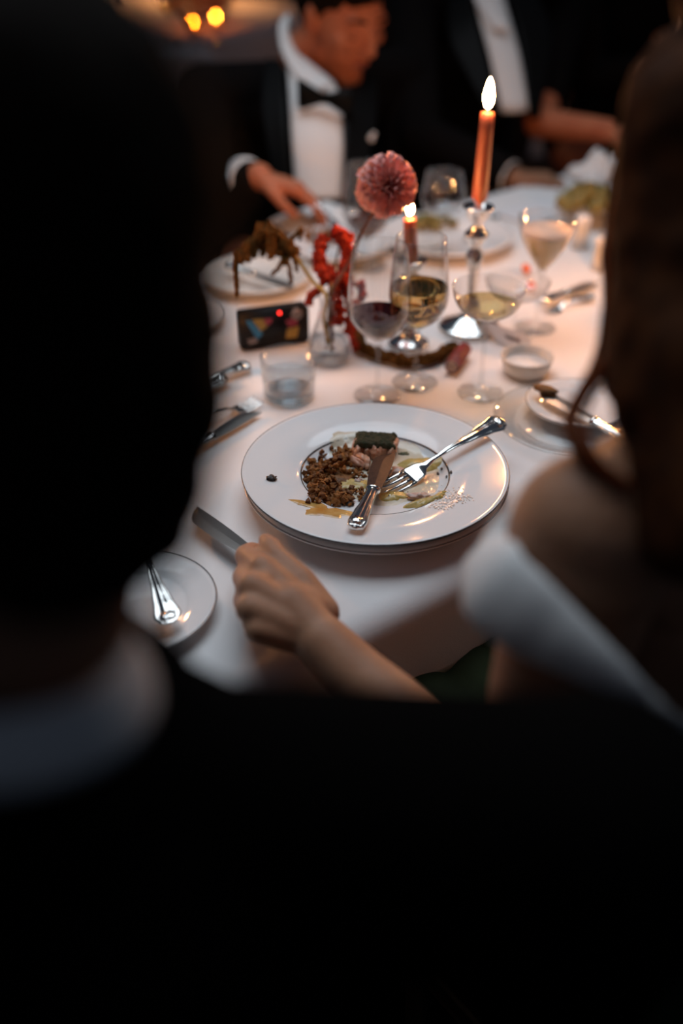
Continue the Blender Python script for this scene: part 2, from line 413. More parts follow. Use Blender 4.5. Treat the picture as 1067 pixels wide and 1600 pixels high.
one_lump('fish_flake', 622, 738, (.010, .008, .005), 'fishpale', 'pale pink fish flake right of the knife blade')
one_lump('fish_flake', 655, 776, (.012, .006, .004), 'fishpale', 'pinkish fish flake under the fork tines')
one_lump('fish_flake', 560, 752, (.005, .004, .003), 'fishpale', 'tiny pale fish flake left of the knife blade')
one_lump('herb_sprig', 607, 746, (.005, .002, .0012), 'herb', 'dark wet herb leaf right of the knife blade')
one_lump('herb_sprig', 630, 709, (.006, .003, .0015), 'herb', 'dark green herb scrap at right foot of the fish')
one_lump('herb_sprig', 540, 755, (.005, .0015, .001), 'herb', 'thin green herb scrap near the crumb heap')
for x, y, w_ in ((690, 732, 'uppermost'), (698, 745, 'lowest'), (705, 738, 'rightmost'), (684, 740, 'leftmost')):
    o = one_lump('herb_fleck', x, y, (.0014, .0026, .0006), 'dark', w_+' of four dark herb flecks at right side of the well line')
    o['group'] = 'herb flecks on the right of the well'
# fish fillet: herb crust over flaking flesh
ff = thing('fish_fillet', 'leftover chunk of fish fillet under a dark herb crust', 'food', W_(585, 708))
cF = W_(585, 709); RZ = Matrix.Rotation(math.radians(-6), 3, 'Z')
prims = []
for i in range(6):
    a = -.021+i*.0085
    prims.append(('e', (cF.x+a, cF.y+.003*math.sin(i*2), cF.z+.009), (.0052, .0185, .0105), Matrix.Rotation(.25, 3, 'Y') @ Matrix.Rotation(.25*math.sin(i), 3, 'Z')))
prims.append(('e', (cF.x, cF.y+.004, cF.z+.008), (.023, .014, .010)))
o = blend('flesh', prims, .0009, M['fish'], None, 2, .0012, 260); 
def inv(o, t):                                                      # parent world-space mesh under a located thing
    o.parent = t; o.matrix_parent_inverse = Matrix.Translation(-V(t.location)); return o
inv(o, ff)
for i, (x, y, rr) in enumerate([(563, 716, .5), (572, 722, .3), (557, 722, .8)]):
    bm = BM(); lump(bm, W_(x, y, .007), (.004, .011, .006), i, .3, 3, Matrix.Rotation(rr, 3, 'Z') @ Matrix.Rotation(.5, 3, 'Y')); inv(fin('flake', bm, M['fish']), ff)
bm = BM(); nx, ny = 34, 26; g = []
for side in (0, 1):
    rows = []
    for i in range(nx+1):
        row = []
        for j in range(ny+1):
            u = i/nx*2-1; v = j/ny*2-1
            k = 1/max(1e-6, (abs(u)**6+abs(v)**6)**(1/6)) if max(abs(u), abs(v)) > .95 else 1
            x = u*.0245*(1+.04*noise.noise(V((v*3, 1, 0)))); y = v*.0155*(1+.06*noise.noise(V((u*3, 4, 0))))
            edge = max(abs(u), abs(v))**8
            z = (.0215-.006*edge+.0022*noise.noise(V((x*260, y*260, 1)))+.0018*noise.noise(V((x*600, y*600, 5)))) if side == 0 else .0145
            p = RZ @ V((x, y, 0)); row.append(bm.verts.new((cF.x+p.x+.001, cF.y+p.y+.003, cF.z+z)))
        rows.append(row)
    g.append(rows)
    for a, b in zip(rows, rows[1:]):
        for j in range(ny): bm.faces.new((a[j], b[j], b[j+1], a[j+1]))
def rim(r): return [r[i][0] for i in range(nx+1)]+[r[nx][j] for j in range(1, ny+1)]+[r[i][ny] for i in range(nx-1, -1, -1)]+[r[0][j] for j in range(ny-1, 0, -1)]
A, Bq = rim(g[0]), rim(g[1])
for i in range(len(A)): j = (i+1) % len(A); bm.faces.new((A[i], A[j], Bq[j], Bq[i]))
inv(fin('herb_crust', bm, M['crust']), ff)

# ---------------------------------------------------------------- cutlery
def strip(bm, stations, nv=14):
    """stations: (x, halfwidth, zmid, thickness, ridge) -> closed flattened body, ridges near the edges"""
    rings = []
    for (x, w, z, th, rg) in stations:
        row = []
        for j in range(nv+1):
            v = j/nv*2-1; dome = th*.5*math.sqrt(max(0, 1-v*v*.92))
            e = rg*(math.exp(-((abs(v)-.80)/.13)**2)-.55*math.exp(-((abs(v)-.52)/.14)**2)+.9*math.exp(-(v/.16)**2))
            row.append(bm.verts.new((x, v*w, z+dome+e)))
        for j in range(nv-1, 0, -1):
            v = j/nv*2-1; row.append(bm.verts.new((x, v*w, z-th*.5*math.sqrt(max(0, 1-v*v*.92)))))
        rings.append(row)
    n = len(rings[0])
    for a, b in zip(rings, rings[1:]):
        for j in range(n): bm.faces.new((a[j], b[j], b[(j+1) % n], a[(j+1) % n]))
    bm.faces.new(rings[0]); bm.faces.new(rings[-1][::-1])
def smoothst(pts, k=5):
    out = []
    for a, b in zip(pts, pts[1:]):
        for i in range(k):
            t = i/k; s = t*t*(3-2*t); out.append(tuple(a[m]+(b[m]-a[m])*(t if m == 0 else s) for m in range(5)))
    out.append(pts[-1]); return out
def place(o, tip, butt, up=V((0, 0, 1))):                            # local +x from butt to tip
    R = rot_from(V(tip)-V(butt), up); o.matrix_world = Matrix.Translation(V(butt)) @ R.to_4x4(); 
def fork(label, butt, tip, up=V((0, 0, 1)), group=None):
    L = (V(tip)-V(butt)).length; t = thing('fork', label, 'fork', group=group)
    bm = BM(); k = L/.20
    st = smoothst([(0, .004, .000, .003, 0), (.003, .0095, 0, .004, .0002), (.012, .0132, .0005, .0042, .0008), (.03, .0100, .002, .004, .0007), (.055, .0066, .004, .0038, .0006), (.09, .0036, .006, .0036, .0004),
                   (.118, .0026, .004, .0036, 0), (.132, .0042, .001, .0028, 0), (.142, .0105, -.0025, .0022, 0), (.158, .0122, -.004, .002, 0)], 4)
    strip(bm, [(a*k, b, c, d, e) for a, b, c, d, e in st]); fin('handle', bm, M['silver'], t)
    for i in range(4):
        y = -.0098+i*.00653; bm = BM()
        strip(bm, [(x*k, w, z, .0018, 0) for x, w, z in [(.155, .0024, -.004), (.165, .0021, -.0045), (.18, .0019, -.0035), (.193, .0015, -.0012), (.2, .0006, .0012)]], 6)
        for v in bm.verts: v.co.y += y
        fin('tine', bm, M['silver'], t)
    bm = BM(); lump(bm, (.009*k, 0, .0028), (.006, .0075, .0016), 3, .35, 3, Matrix(), 3.5); fin('shell_end', bm, M['silver'], t)
    place(t, tip, butt, up); return t
def knife(label, butt, tip, up=V((0, 0, 1)), group=None, Lh=.42, wide=1.0, scale=1):
    L = (V(tip)-V(butt)).length; t = thing('knife', label, 'knife', group=group); h = L*Lh
    bm = BM()
    st = smoothst([(0, .003, 0, .005, 0), (.003, .0088, 0, .0075, .0003), (.012, .0102, 0, .009, .0010), (.03, .0088, 0, .0088, .0010), (h*.6, .0070, 0, .0082, .0009), (h*.9, .0062, 0, .008, .0005), (h, .0066, 0, .0085, 0)], 5)
    strip(bm, st); fin('handle', bm, M['silver'], t)
    bm = BM(); lump(bm, (.010, 0, .0040), (.007, .0065, .0022), 5, .35, 3, Matrix(), 3.5); fin('shell_end', bm, M['silver'], t)
    bm = BM(); lathe(bm, [(0, -.002), (.0078, -.002), (.0085, 0), (.0078, .002), (0, .002)], 20)
    for v in bm.verts: v.co = V((h+v.co.z, v.co.x, v.co.y*.7))
    fin('collar', bm, M['silver'], t)
    bm = BM(); up_, lo = [], []
    N = 22
    for i in range(N+1):
        f = i/N; x = h+f*(L-h)
        y0 = -.0062*wide*(1-.25*f)-.0016*math.sin(f*math.pi); y1 = (.0058+.0062*math.sin(min(1, f*1.15)*math.pi*.62))*wide
        if f > .72: g2 = ((f-.72)/.28); y1 = y1*(1-g2**2)+(y0)*g2**2
        up_.append((x, y0)); lo.append((x, y1))
    rows = []
    for (a, b) in zip(up_, lo):
        rows.append([bm.verts.new((a[0], a[1], .0011)), bm.verts.new((a[0], (a[1]+b[1])/2, .0011)), bm.verts.new((b[0], b[1]+.0001, 0)), bm.verts.new((a[0], (a[1]+b[1])/2, -.0011)), bm.verts.new((a[0], a[1], -.0011))])
    for a, b in zip(rows, rows[1:]):
        for j in range(5): bm.faces.new((a[j], b[j], b[(j+1) % 5], a[(j+1) % 5]))
    bm.faces.new(rows[0]); bm.faces.new(rows[-1][::-1])
    fin('blade', bm, M['steel'], t, smooth=False)
    place(t, tip, butt, up); return t
bpy.context.view_layer.update()
fork('silver fork with shell handle end resting across the main plate', onplate(786, 656, .012), onplate(597, 767, .006), V((.12, -.35, 1)))
nk = knife('short silver knife with smeared dark blade lying on the main plate by the fish', onplate(554, 826, .007), onplate(611, 706, .020), V((0, -.2, 1)), wide=1.25, Lh=.48)
for ch_ in nk.children:
    if ch_.name.startswith('blade'): ch_.data.materials[0] = M['smeared']; ch_['label'] = 'blade smeared dark with sauce'
# bread plate at left with another fork's handle
plate('bread_plate', 'small white bread plate with dark silver rim at lower left, fork handle on it', .080, .052, .013, 209, 937, lines=[(.0790, .0127, .0013)])
fork('silver fork handle resting on the lower left bread plate', PX(266, 974, .022), PX(205, 800, .024), V((0, -.25, 1)))

# ---------------------------------------------------------------- glassware
def shell(bm, outer, th, n=56):
    inner = [(max(r-th, 0), z+(th if i == 0 else 0)) for i, (r, z) in enumerate(outer)]
    inner[0] = (0, outer[0][1]+th*1.6)
    lathe(bm, [(0, outer[0][1])]+[p for p in outer[1:]]+[(outer[-1][0]-th*.5, outer[-1][1]+th*.4)]+inner[::-1][:-1]+[inner[0]], n)
def interp(pr, z):
    for (a, za), (b, zb) in zip(pr, pr[1:]):
        if za <= z <= zb: return a+(b-a)*(z-za)/(zb-za+1e-9)
    return pr[-1][0]
def stemware(name, label, px, py, H, zb, bowl, liquid=None, lm='redwine', foot=.036, cat='glass', group=None, stem=.0034, foamm=None, tilt=0):
    """bowl: list of (r fraction along height f, r) from bottom to rim"""
    p = PX(px, py); t = thing(name, label, cat, p, 0, group)
    if tilt: t.rotation_euler = tilt
    bp = cat_rom([V((r, zb+f*(H-zb), 0)) for f, r in bowl], 6); bp = [(max(v.x, 0), v.y) for v in bp]; bp[0] = (0, zb)
    bm = BM(); shell(bm, bp, .0011); fin('bowl', bm, M['glass'], t)
    bm = BM(); lathe(bm, [(0, .0005), (foot, .0005), (foot+.0004, .0012), (foot-.001, .0022), (foot*.5, .0036), (stem*2, .0062), (stem*1.2, .012), (stem, .02), (stem*.9, zb*.7), (stem*1.3, zb-.004), (stem*2.2, zb+.0008), (0, zb+.0012)], 56); fin('stem', bm, M['glass_thick'] if stem > .004 else M['glass'], t)
    if liquid:
        pts = [(0, zb+.0022)]; N = 14
        for i in range(1, N+1):
            z = zb+.002+(liquid-zb-.002)*i/N; pts.append((max(.001, interp(bp, z)-.0014), z))
        pts += [(pts[-1][0]-.001, liquid-.0002), (0, liquid-.0002)]
        bm = BM(); lathe(bm, pts, 48); fin('wine' if 'wine' in lm else 'drink', bm, M[lm], t)
        if foamm:
            r = interp(bp, liquid)-.0015; bm = BM(); lathe(bm, [(0, liquid), (r, liquid), (r+.0006, liquid+.006), (0, liquid+.006)], 40); fin('foam', bm, M[foamm], t)
    return t
WB = [(0, 0), (.03, .012), (.15, .030), (.32, .0402), (.5, .0405), (.75, .0375), (1, .0335)]
H1 = hz(590, 612, 383)
stemware('wine_glass', 'tall wine glass with red wine, directly behind the main plate', 589, 618, hz(590, 618, 383), hz(590, 618, 531), WB, hz(590, 618, 489), 'redwine', foot=.0315)
WB2 = [(0, 0), (.03, .012), (.15, .030), (.32, .0385), (.5, .0385), (.75, .0355), (1, .032)]
stemware('wine_glass', 'wine glass half filled with white wine beside the red wine glass', 648, 598, hz(647, 598, 370), hz(647, 598, 512), WB2, hz(647, 598, 447), 'whitewine', foot=.0315)
CO = [(0, 0), (.08, .018), (.3, .034), (.6, .043), (1, .047)]
stemware('coupe_glass', 'shallow coupe glass with a little clear drink, nearest the white ramekin', 750, 614, hz(750, 614, 448), hz(750, 614, 498), CO, hz(750, 614, 474), 'palewine', foot=.031)
stemware('coupe_glass', 'empty shallow coupe glass behind the filled coupe', 800, 530, hz(800, 530, 438), hz(800, 530, 468), CO, None, foot=.028)
SO = [(0, 0), (.1, .010), (.45, .029), (.8, .040), (1, .042)]
stemware('cocktail_glass', 'stemmed glass of cloudy yellow cocktail with pale foam, right of the candlestick', 836, 512, hz(836, 512, 338), hz(836, 512, 424), SO, hz(836, 512, 364), 'sour', foot=.031, foamm='foam')
# far glasses
stemware('wine_glass', 'far wine glass with dark red wine behind the pink dahlia', 572, 415, hz(572, 415, 255), hz(572, 415, 372), WB, hz(572, 415, 345), 'redwine')
stemware('wine_glass', 'empty far wine glass right of the pink dahlia, in front of the black jacket', 688, 392, hz(688, 392, 268), hz(688, 392, 335), WB2, None)
# water tumbler
tp = PX(452, 618); tg = thing('tumbler', 'low water tumbler left of the plate, half full', 'glass', tp)
th_ = hz(452, 618, 556)
bm = BM(); lathe(bm, [(0, 0), (.033, 0), (.0345, .0015), (.0375, th_), (.0368, th_+.0008), (.0360, th_), (.0332, .012), (0, .011)], 64); fin('cup', bm, M['glass'], tg)
bm = BM(); lathe(bm, [(0, .0005), (.032, .0005), (.0325, .0095), (0, .0100)], 48); fin('heavy_base', bm, M['glass_thick'], tg)
bm = BM(); lathe(bm, [(0, .0115), (.0325, .0123), (.0347, th_*.55), (.034, th_*.55), (0, th_*.55)], 48); fin('water', bm, M['water'], tg)

# ---------------------------------------------------------------- candles
def taper(label, top, foot_c, R, H_, candle_r, lean=(0, 0), group='candlesticks', flame_h=.040, wid=.0070):
    t = thing('candlestick', label, 'candlestick', foot_c, 0)
    p = [(0, 0), (R, 0), (R*1.02, .003), (R*.98, .006), (R*.86, .008), (R*.7, .012), (R*.42, .018), (.013, .024), (.009, .030), (.0135, .036), (.0145, .040), (.009, .045), (.0075, .06),
         (.0095, H_*.5), (.013, H_*.62), (.0085, H_*.66), (.0075, H_*.70), (.0165, H_*.76), (.0175, H_*.79), (.008, H_*.84), (.0085, H_*.87), (.016, H_*.93), (.0165, H_-.006), (.022, H_-.002), (.022, H_), (.0125, H_), (.0115, H_-.012), (0, H_-.012)]
    bm = BM(); lathe(bm, p, 48); fin('stick', bm, M['silver'], t)
    base = V(foot_c)+V((0, 0, H_-.0115)); top = V(top)
    c = thing('taper_candle', label.replace('candlestick', 'candle')+' ', 'candle', base)
    d = top-base; bm = BM(); tube(bm, [V((0, 0, 0)), d*.5, d], [candle_r*1.12, candle_r*1.05, candle_r*.94], 32, 3)
    fin('wax', bm, M['candle'], c)
    bm = BM(); tube(bm, [d, d+V((.0005, 0, .004)), d+V((.001, 0, .008))], .0009, 8, 2); fin('wick', bm, M['wick'], c)
    bm = BM(); lathe(bm, [(0, 0), (wid*.55, flame_h*.08), (wid*.92, flame_h*.25), (wid, flame_h*.4), (wid*.8, flame_h*.62), (wid*.42, flame_h*.85), (0, flame_h)], 20, d+V((0, 0, .005))); fin('flame', bm, M['flame'], c)
    return t, c
f1 = PX(733, 512); zf = (CAMZ-TZ)
hs = hz(733, 512, 322)
# candle top: same depth as the stick, read off the photo
t1 = AT(762, 176, (f1.y*cs+(CAMZ-TZ-hs-.12)*sn))
st1, cn1 = taper('tall silver candlestick with round dished foot, right of the wine glasses', t1, f1, .047, hs, .0098)
cn1['label'] = 'lit terracotta taper candle burning tall in the silver candlestick'
f2 = PX(638, 538); hs2 = hz(638, 538, 405)
t2 = AT(640, 342, (f2.y*cs+(CAMZ-TZ-hs2-.06)*sn))
st2, cn2 = taper('shorter silver candlestick behind the wine glasses', t2, f2, .030, hs2, .0092, flame_h=.022, wid=.0050)
cn2['label'] = 'short lit red taper candle burning beside the pink dahlia'

# ---------------------------------------------------------------- flowers
vp = PX(514, 560); vz = vp.y*cs+(CAMZ-TZ-.06)*sn
vt = thing('bud_vase', 'clear glass bud vase holding amaranth and a pink dahlia', 'vase', vp)
vh = hz(514, 560, 462)
bm = BM(); shell(bm, [(0, 0), (.026, 0), (.0305, .004), (.031, .012), (.026, vh*.35), (.016, vh*.65), (.0125, vh*.82), (.0125, vh*.93), (.0165, vh)], .0018, 40); fin('bottle', bm, M['glass'], vt)
bm = BM(); lathe(bm, [(0, .004), (.027, .005), (.028, .012), (.0245, vh*.33), (0, vh*.33)], 36); fin('water', bm, M['water'], vt)
mouth = vp+V((0, 0, vh))
def tassel(bm, pts, r0, r1, cnt, size):
    path = cat_rom(pts, 10); m = len(path)
    for i in range(cnt):
        f = random.random(); k = f*(m-1); a = int(min(k, m-2)); p = path[a].lerp(path[a+1], k-a)
        d = (path[a+1]-path[a]).normalized(); A, B = frame(d); an = random.uniform(0, 6.283)
        r = (r0+(r1-r0)*f)*(.75+.35*noise.noise(V((f*9, pts[0][0]*50, 0))))
        s = size*random.uniform(.7, 1.5)
        rot = Quaternion((random.gauss(0, 1), random.gauss(0, 1), random.gauss(0, 1), random.gauss(0, 1))).normalized().to_matrix()
        ball(bm, p+(A*math.cos(an)+B*math.sin(an))*r*random.uniform(.55, 1), (s, s*.8, s*1.2), 1, rot)
    tube(bm, path[::5]+[path[-1]], [r0*.7, r1*.5], 6, 1)
def A_(px, py, dt=0): return AT(px, py, vz+dt)
am = thing('amaranth', 'drooping brown amaranth plume arching left out of the bud vase', 'flower', mouth)
bm = BM(); tube(bm, [vp+V((.004, 0, .012)), A_(506, 500), mouth+V((-.003, 0, 0)), A_(489, 440), A_(470, 412), A_(452, 392), A_(425, 372)], [.0026, .0028, .0028, .0030, .0030, .0026, .002], 8, 4); inv(fin('stem', bm, mat('amaranth_stalk', (.42, .26, .06), .5, spec=.2)), am)
bm = BM()
tassel(bm, [A_(462, 398), A_(445, 378), A_(420, 362), A_(395, 378), A_(372, 398)], .011, .009, 480, .0026)
tassel(bm, [A_(368, 395), A_(367, 420), A_(369, 445), A_(369, 464)], .0048, .0022, 150, .0022)
for i, (x, y, x2, y2, r) in enumerate([(385, 380, 386, 408, .007), (398, 372, 396, 402, .009), (412, 362, 410, 400, .011), (425, 362, 423, 404, .010), (438, 372, 436, 400, .009), (450, 385, 446, 412, .007), (376, 395, 378, 410, .005), (404, 350, 404, 370, .006), (419, 348, 417, 370, .007)]):
    tassel(bm, [A_(x, y, (i % 3-1)*.008), A_((x+x2)/2, (y+y2)/2, (i % 3-1)*.009), A_(x2, y2, (i % 3-1)*.008)], r*.95, r*.5, 130, .0023)
inv(fin('plume', bm, M['amb']), am)
for pts in ([A_(448, 400), A_(453, 425), A_(455, 442)], [A_(443, 402), A_(436, 418), A_(424, 429)], [A_(456, 396), A_(462, 412), A_(464, 424)], [A_(455, 378, .01), A_(470, 358, .01), A_(468, 376, .01)]):
    bm = BM(); tassel(bm, pts, .004, .0015, 70, .002); inv(fin('tassel', bm, M['amb']), am)
ar = thing('amaranth', 'bright red knobbly amaranth tassels standing in the bud vase', 'flower', mouth)
bm = BM(); tube(bm, [vp+V((-.004, .004, .012)), A_(513, 500, .004), mouth+V((.003, .003, 0)), A_(520, 430), A_(530, 385)], [.0022, .002, .002, .0018, .0015], 8, 4); inv(fin('stem', bm, M['stem']), ar)
for pts, r0, r1, n in (([A_(502, 380), A_(499, 400), A_(502, 425), A_(512, 440)], .011, .011, 230), ([A_(520, 362), A_(533, 368), A_(542, 385), A_(540, 415), A_(534, 445)], .0125, .012, 340),
                       ([A_(500, 428), A_(515, 425), A_(524, 455), A_(530, 500)], .011, .011, 280), ([A_(538, 430), A_(544, 460), A_(548, 505), A_(545, 520)], .010, .008, 180),
                       ([A_(524, 470), A_(526, 490), A_(527, 506)], .013, .008, 140), ([A_(508, 378), A_(505, 372), A_(500, 378)], .007, .007, 60), ([A_(560, 440, .01), A_(566, 458, .01), A_(556, 475, .01)], .007, .006, 70),
                       ([A_(498, 455, -.005), A_(486, 462, -.005), A_(481, 474, -.005)], .006, .005, 70)):
    bm = BM(); tassel(bm, pts, r0, r1, n, .0030); inv(fin('tassel', bm, M['amr']), ar)
# dahlia
dc = A_(603, 290, -.09); dh = thing('dahlia', 'pink ball dahlia in full bloom rising above the wine glasses', 'flower', dc)
bm = BM(); N = 230; ax = V((.45, -.80, .15)).normalized(); q = ax.to_track_quat('Z', 'Y').to_matrix(); Rd = .0370
for i in range(N):
    zf_ = 1-2*(i+.5)/N; th = i*2.39996; rr = math.sqrt(1-zf_*zf_); nrm = q @ V((rr*math.cos(th), rr*math.sin(th), zf_))
    up_ = (q @ V((0, 0, 1))); tdir = (up_-nrm*up_.dot(nrm)); tdir = tdir.normalized() if tdir.length > .02 else frame(nrm)[0]
    side = nrm.cross(tdir); op = min(1, (1-zf_)*1.4); k0 = random.uniform(.88, 1.08)
    w = (.0032+.0026*op)*k0; rows = []
    for k, (rad_, back, wk, cup) in enumerate(((Rd*.55, .002, .55, .3), (Rd*.80, .001, .95, .8), (Rd*.97*k0, -.0015*op, 1.05, 1), (Rd*1.05*k0, -.0065*op, .7, .8), (Rd*1.03*k0, -.0085*op, .15, .2))):
        cpt = nrm*rad_+tdir*back
        rows.append([bm.verts.new(cpt+side*(w*wk*s_)+tdir*(.0042*cup*s_*s_)+nrm*(.0012*cup*s_*s_)) for s_ in (-1, -.6, 0, .6, 1)])
    for a, b in zip(rows, rows[1:]):
        for j in range(4): bm.faces.new((a[j], a[j+1], b[j+1], b[j]))
o = fin('petals', bm, M['dahlia'], dh, recalc=False); o['kind'] = 'stuff'
bm = BM(); ball(bm, (0, 0, 0), Rd*.7, 3); fin('heart', bm, mat('dahlia_heart', (.22, .02, .02), .8), dh)
bm = BM(); tube(bm, [vp+V((.006, .002, .012)), mouth+V((.004, -.002, 0)), A_(545, 410, -.02), A_(572, 350, -.06), A_(596, 318, -.085)], [.0026, .0026, .0024, .0022, .0022], 8, 5); inv(fin('stem', bm, mat('dahlia_stem', (.10, .03, .015), .6)), dh)
# brown amaranth garland lying round the candlesticks
gp = [PX(556, 508, .008), PX(565, 540, .009), PX(600, 556, .009), PX(640, 564, .009), PX(680, 558, .009), PX(704, 543, .009), PX(722, 552, .008)]
bm = BM(); tassel(bm, gp, .011, .009, 700, .0030); tag(fin('amaranth_garland', bm, M['amb']), 'brown amaranth tassel lying on the cloth before the candlesticks', 'flower')
bm = BM(); tassel(bm, [PX(556, 508, .008), PX(552, 528, .008), PX(560, 545, .008)], .008, .007, 160, .0030); tag(fin('amaranth_tassel', bm, M['amr']), 'dark red amaranth tassel lying left of the red wine glass stem', 'flower')
ck = thing('cork', 'small dark red stopper lying on its side with pale round end facing us', 'stopper', PX(715, 572))
a0, a1 = PX(706, 573, .0115), PX(726, 545, .0115)
bm = BM(); tube(bm, [a0, a0.lerp(a1, .5), a1], [.0105, .0112, .0100], 24, 3); inv(fin('body', bm, M['cork']), ck)
bm = BM(); d = (a0-a1).normalized(); tube(bm, [a0, a0+d*.0012], .0082, 20, 1); inv(fin('end_face', bm, M['corkend']), ck)

# ---------------------------------------------------------------- disposable camera
bl, br = PX(377, 549), PX(484, 534)
ct = thing('disposable_camera', 'black boxy disposable camera with blue, yellow and red print, left of the vase', 'camera', (bl+br)/2)
Rc = rot_from(br-bl); Lc = (br-bl).length; hc = hz(377, 549, 494); mid = (bl+br)/2; fwd = Rc @ V((0, 1, 0))
def cb(x, y, z): return mid+Rc @ V((x*Lc/2, 0, 0))+fwd*y+V((0, 0, z))
bm = BM(); vs = box(bm, cb(0, .014, hc/2), (Lc, .028, hc), Rc); bmesh.ops.bevel(bm, geom=bm.edges[:], offset=.0025, segments=3, affect='EDGES'); inv(fin('body', bm, M['black']), ct)
def poly(pts, m, name='printed_patch'):
    bm = BM(); f = [bm.verts.new(cb(x, -.0004, z*hc)) for x, z in pts]; b = [bm.verts.new(cb(x, .001, z*hc)) for x, z in pts]
    bm.faces.new(f); bm.faces.new(b[::-1])
    for i in range(len(f)): j = (i+1) % len(f); bm.faces.new((f[i], f[j], b[j], b[i]))
    inv(fin(name, bm, M[m], smooth=False), ct)
poly([(-.86, .84), (-.68, .84), (-.36, .42), (-.52, .28)], 'blue'); poly([(-.66, .86), (-.34, .84), (-.22, .60), (-.42, .50)], 'yellow')
poly([(-.32, .84), (-.06, .82), (-.12, .68), (-.24, .62)], 'magenta'); poly([(-.86, .30), (-.58, .34), (-.50, .20), (-.76, .16)], 'pale')
poly([(.30, .70), (.62, .78), (.66, .56), (.40, .50)], 'magenta'); poly([(.34, .46), (.70, .50), (.62, .18), (.30, .20)], 'yellow')
bm = BM(); ball(bm, cb(.14, -.001, hc*.95), .0022, 2); o = inv(fin('flash_lamp', bm, M['redled']), ct); o['label'] = 'glowing red ready lamp'
bm = BM(); c = cb(.62, -.003, hc*.86); tube(bm, [c, c+fwd*.006], .0085, 20, 1); inv(fin('viewfinder', bm, M['pale']), ct)

# ---------------------------------------------------------------- left cutlery and plates
knife('silver table knife lying left of the tumbler, its broad handle end catching blue light', PX(352, 590, .008), PX(240, 650, .006), V((.1, -.3, 1)))
fork('silver fork lying just left of the tumbler, handle hidden by the dark head', PX(270, 672, .008), PX(404, 624, .004), V((0, 0, 1)))
knife('silver knife lying parallel below the fork left of the main plate', PX(270, 712, .007), PX(405, 642, .004), V((0, -.2, 1)))
fork('silver fork glinting beside the black disposable camera', PX(388, 570, .006), PX(270, 618, .004), V((.1, -.2, 1)))
plate('bread_plate', 'small white plate with dark edge line half hidden by the dark head at left', .078, .052, .012, 268, 492, lines=[(.0770, .0117, .0015)])
plate('dinner_plate', 'white dinner plate at far left under the drooping amaranth, knife on it', .095, .06, .018, 398, 424, m='china2')
knife('dark bladed knife resting on the far left dinner plate', PX(350, 412, .026), PX(462, 452, .018), V((0, -.1, 1)))
# far side plates
plate('dinner_plate', 'far white dinner plate with olive food remains before the black jackets', .122, .08, .022, 697, 362)
def heap(name, label, c, rx, ry, hh, cnt, m, size, cat='food', parent=None):
    bm = BM()
    for i in range(cnt):
        a = random.uniform(0, 6.28); f = math.sqrt(random.random()); r = random.uniform(size*.6, size*1.3)
        lump(bm, c+V((math.cos(a)*f*rx, math.sin(a)*f*ry, hh*(1-f*f)*random.random()+r*.6)), r, i*.9, .4, 1)
    return tag(fin(name, bm, M[m], smooth=True), label, cat, kind='stuff')
heap('food_remains', 'olive brown food remains on the far right dinner plate', PX(675, 352, .010), .045, .03, .012, 70, 'olive', .007)
plate('dinner_plate', 'far dark filled plate behind the pink dahlia stem', .092, .06, .020, 528, 378)
heap('food_remains', 'dark brown food remains on the far plate behind the dahlia', PX(515, 372, .010), .05, .03, .008, 60, 'crumb', .006)

# ---------------------------------------------------------------- right-hand side of the table
plate('side_plate', 'clear glass side plate beneath the small bread plate, right of the coupe', .098, .068, .014, 893, 650, m='glass')
bp_, bpc = plate('bread_plate', 'small white bread plate with toast and butter knife, stacked on right side plate', .0655, .045, .011, 901, 627, base=.007, lines=[(.0648, .0107, .001)])
bk = knife('silver butter knife lying on the right bread plate', PX(1000, 700, .024), PX(838, 606, .024), V((.1, -.4, 1)))
bm = BM(); lump(bm, PX(852, 608, .030), (.016, .009, .0035), 2, .35, 3, Matrix.Rotation(-.6, 3, 'Z'), 3); tag(fin('toast_crust', bm, M['toast']), 'browned toast crust at left edge of the right bread plate', 'food')
# ramekin
rp = PX(821, 580); rh = hz(821, 580, 556); rk = thing('ramekin', 'small round white pot with straight flared wall, right of the coupe foot', 'bowl', rp)
bm = BM(); lathe(bm, [(0, .001), (.028, 0), (.0315, .003), (.0335, .012), (.0370, rh), (.0362, rh+.001), (.0350, rh-.0005), (.0325, .012), (.029, .0065), (0, .0055)], 64); fin('pot', bm, M['china2'], rk)
bm = BM(); lathe(bm, [(0, .007), (.029, .0075), (.0315, .012), (0, .0125)], 40); fin('filling', bm, M['china'], rk)
# place card
pcd = thing('place_card', 'folded white place card with faint handwriting behind the ramekin', 'card', PX(812, 552))
def cardpanel(a, b, c_, d_):
    bm = BM(); n = (b-a).cross(d_-a).normalized()*.0004
    f = [bm.verts.new(p+n) for p in (a, b, c_, d_)]; k = [bm.verts.new(p-n) for p in (a, b, c_, d_)]
    bm.faces.new(f); bm.faces.new(k[::-1])
    for i in range(4): j = (i+1) % 4; bm.faces.new((f[i], f[j], k[j], k[i]))
    inv(fin('card_panel', bm, M['card'], smooth=False), pcd)
ca, cb_ = PX(778, 536), PX(842, 556); ch = .024; cn_ = NDIR*.028
top0, top1 = ca+cn_+V((0, 0, ch)), cb_+cn_+V((0, 0, ch))
cardpanel(ca, cb_, top1, top0); cardpanel(ca+cn_*2, cb_+cn_*2, top1, top0)
bm = BM(); wr = []
for i in range(26):
    f = i/25; b0 = ca.lerp(cb_, .34+.36*f); t0_ = top0.lerp(top1, .34+.36*f); wr.append(b0.lerp(t0_, .5+.13*math.sin(i*1.9))+V((0, -.0008, .0004)))
tube(bm, wr, .0006, 5, 2); inv(fin('handwriting', bm, M['ink']), pcd)
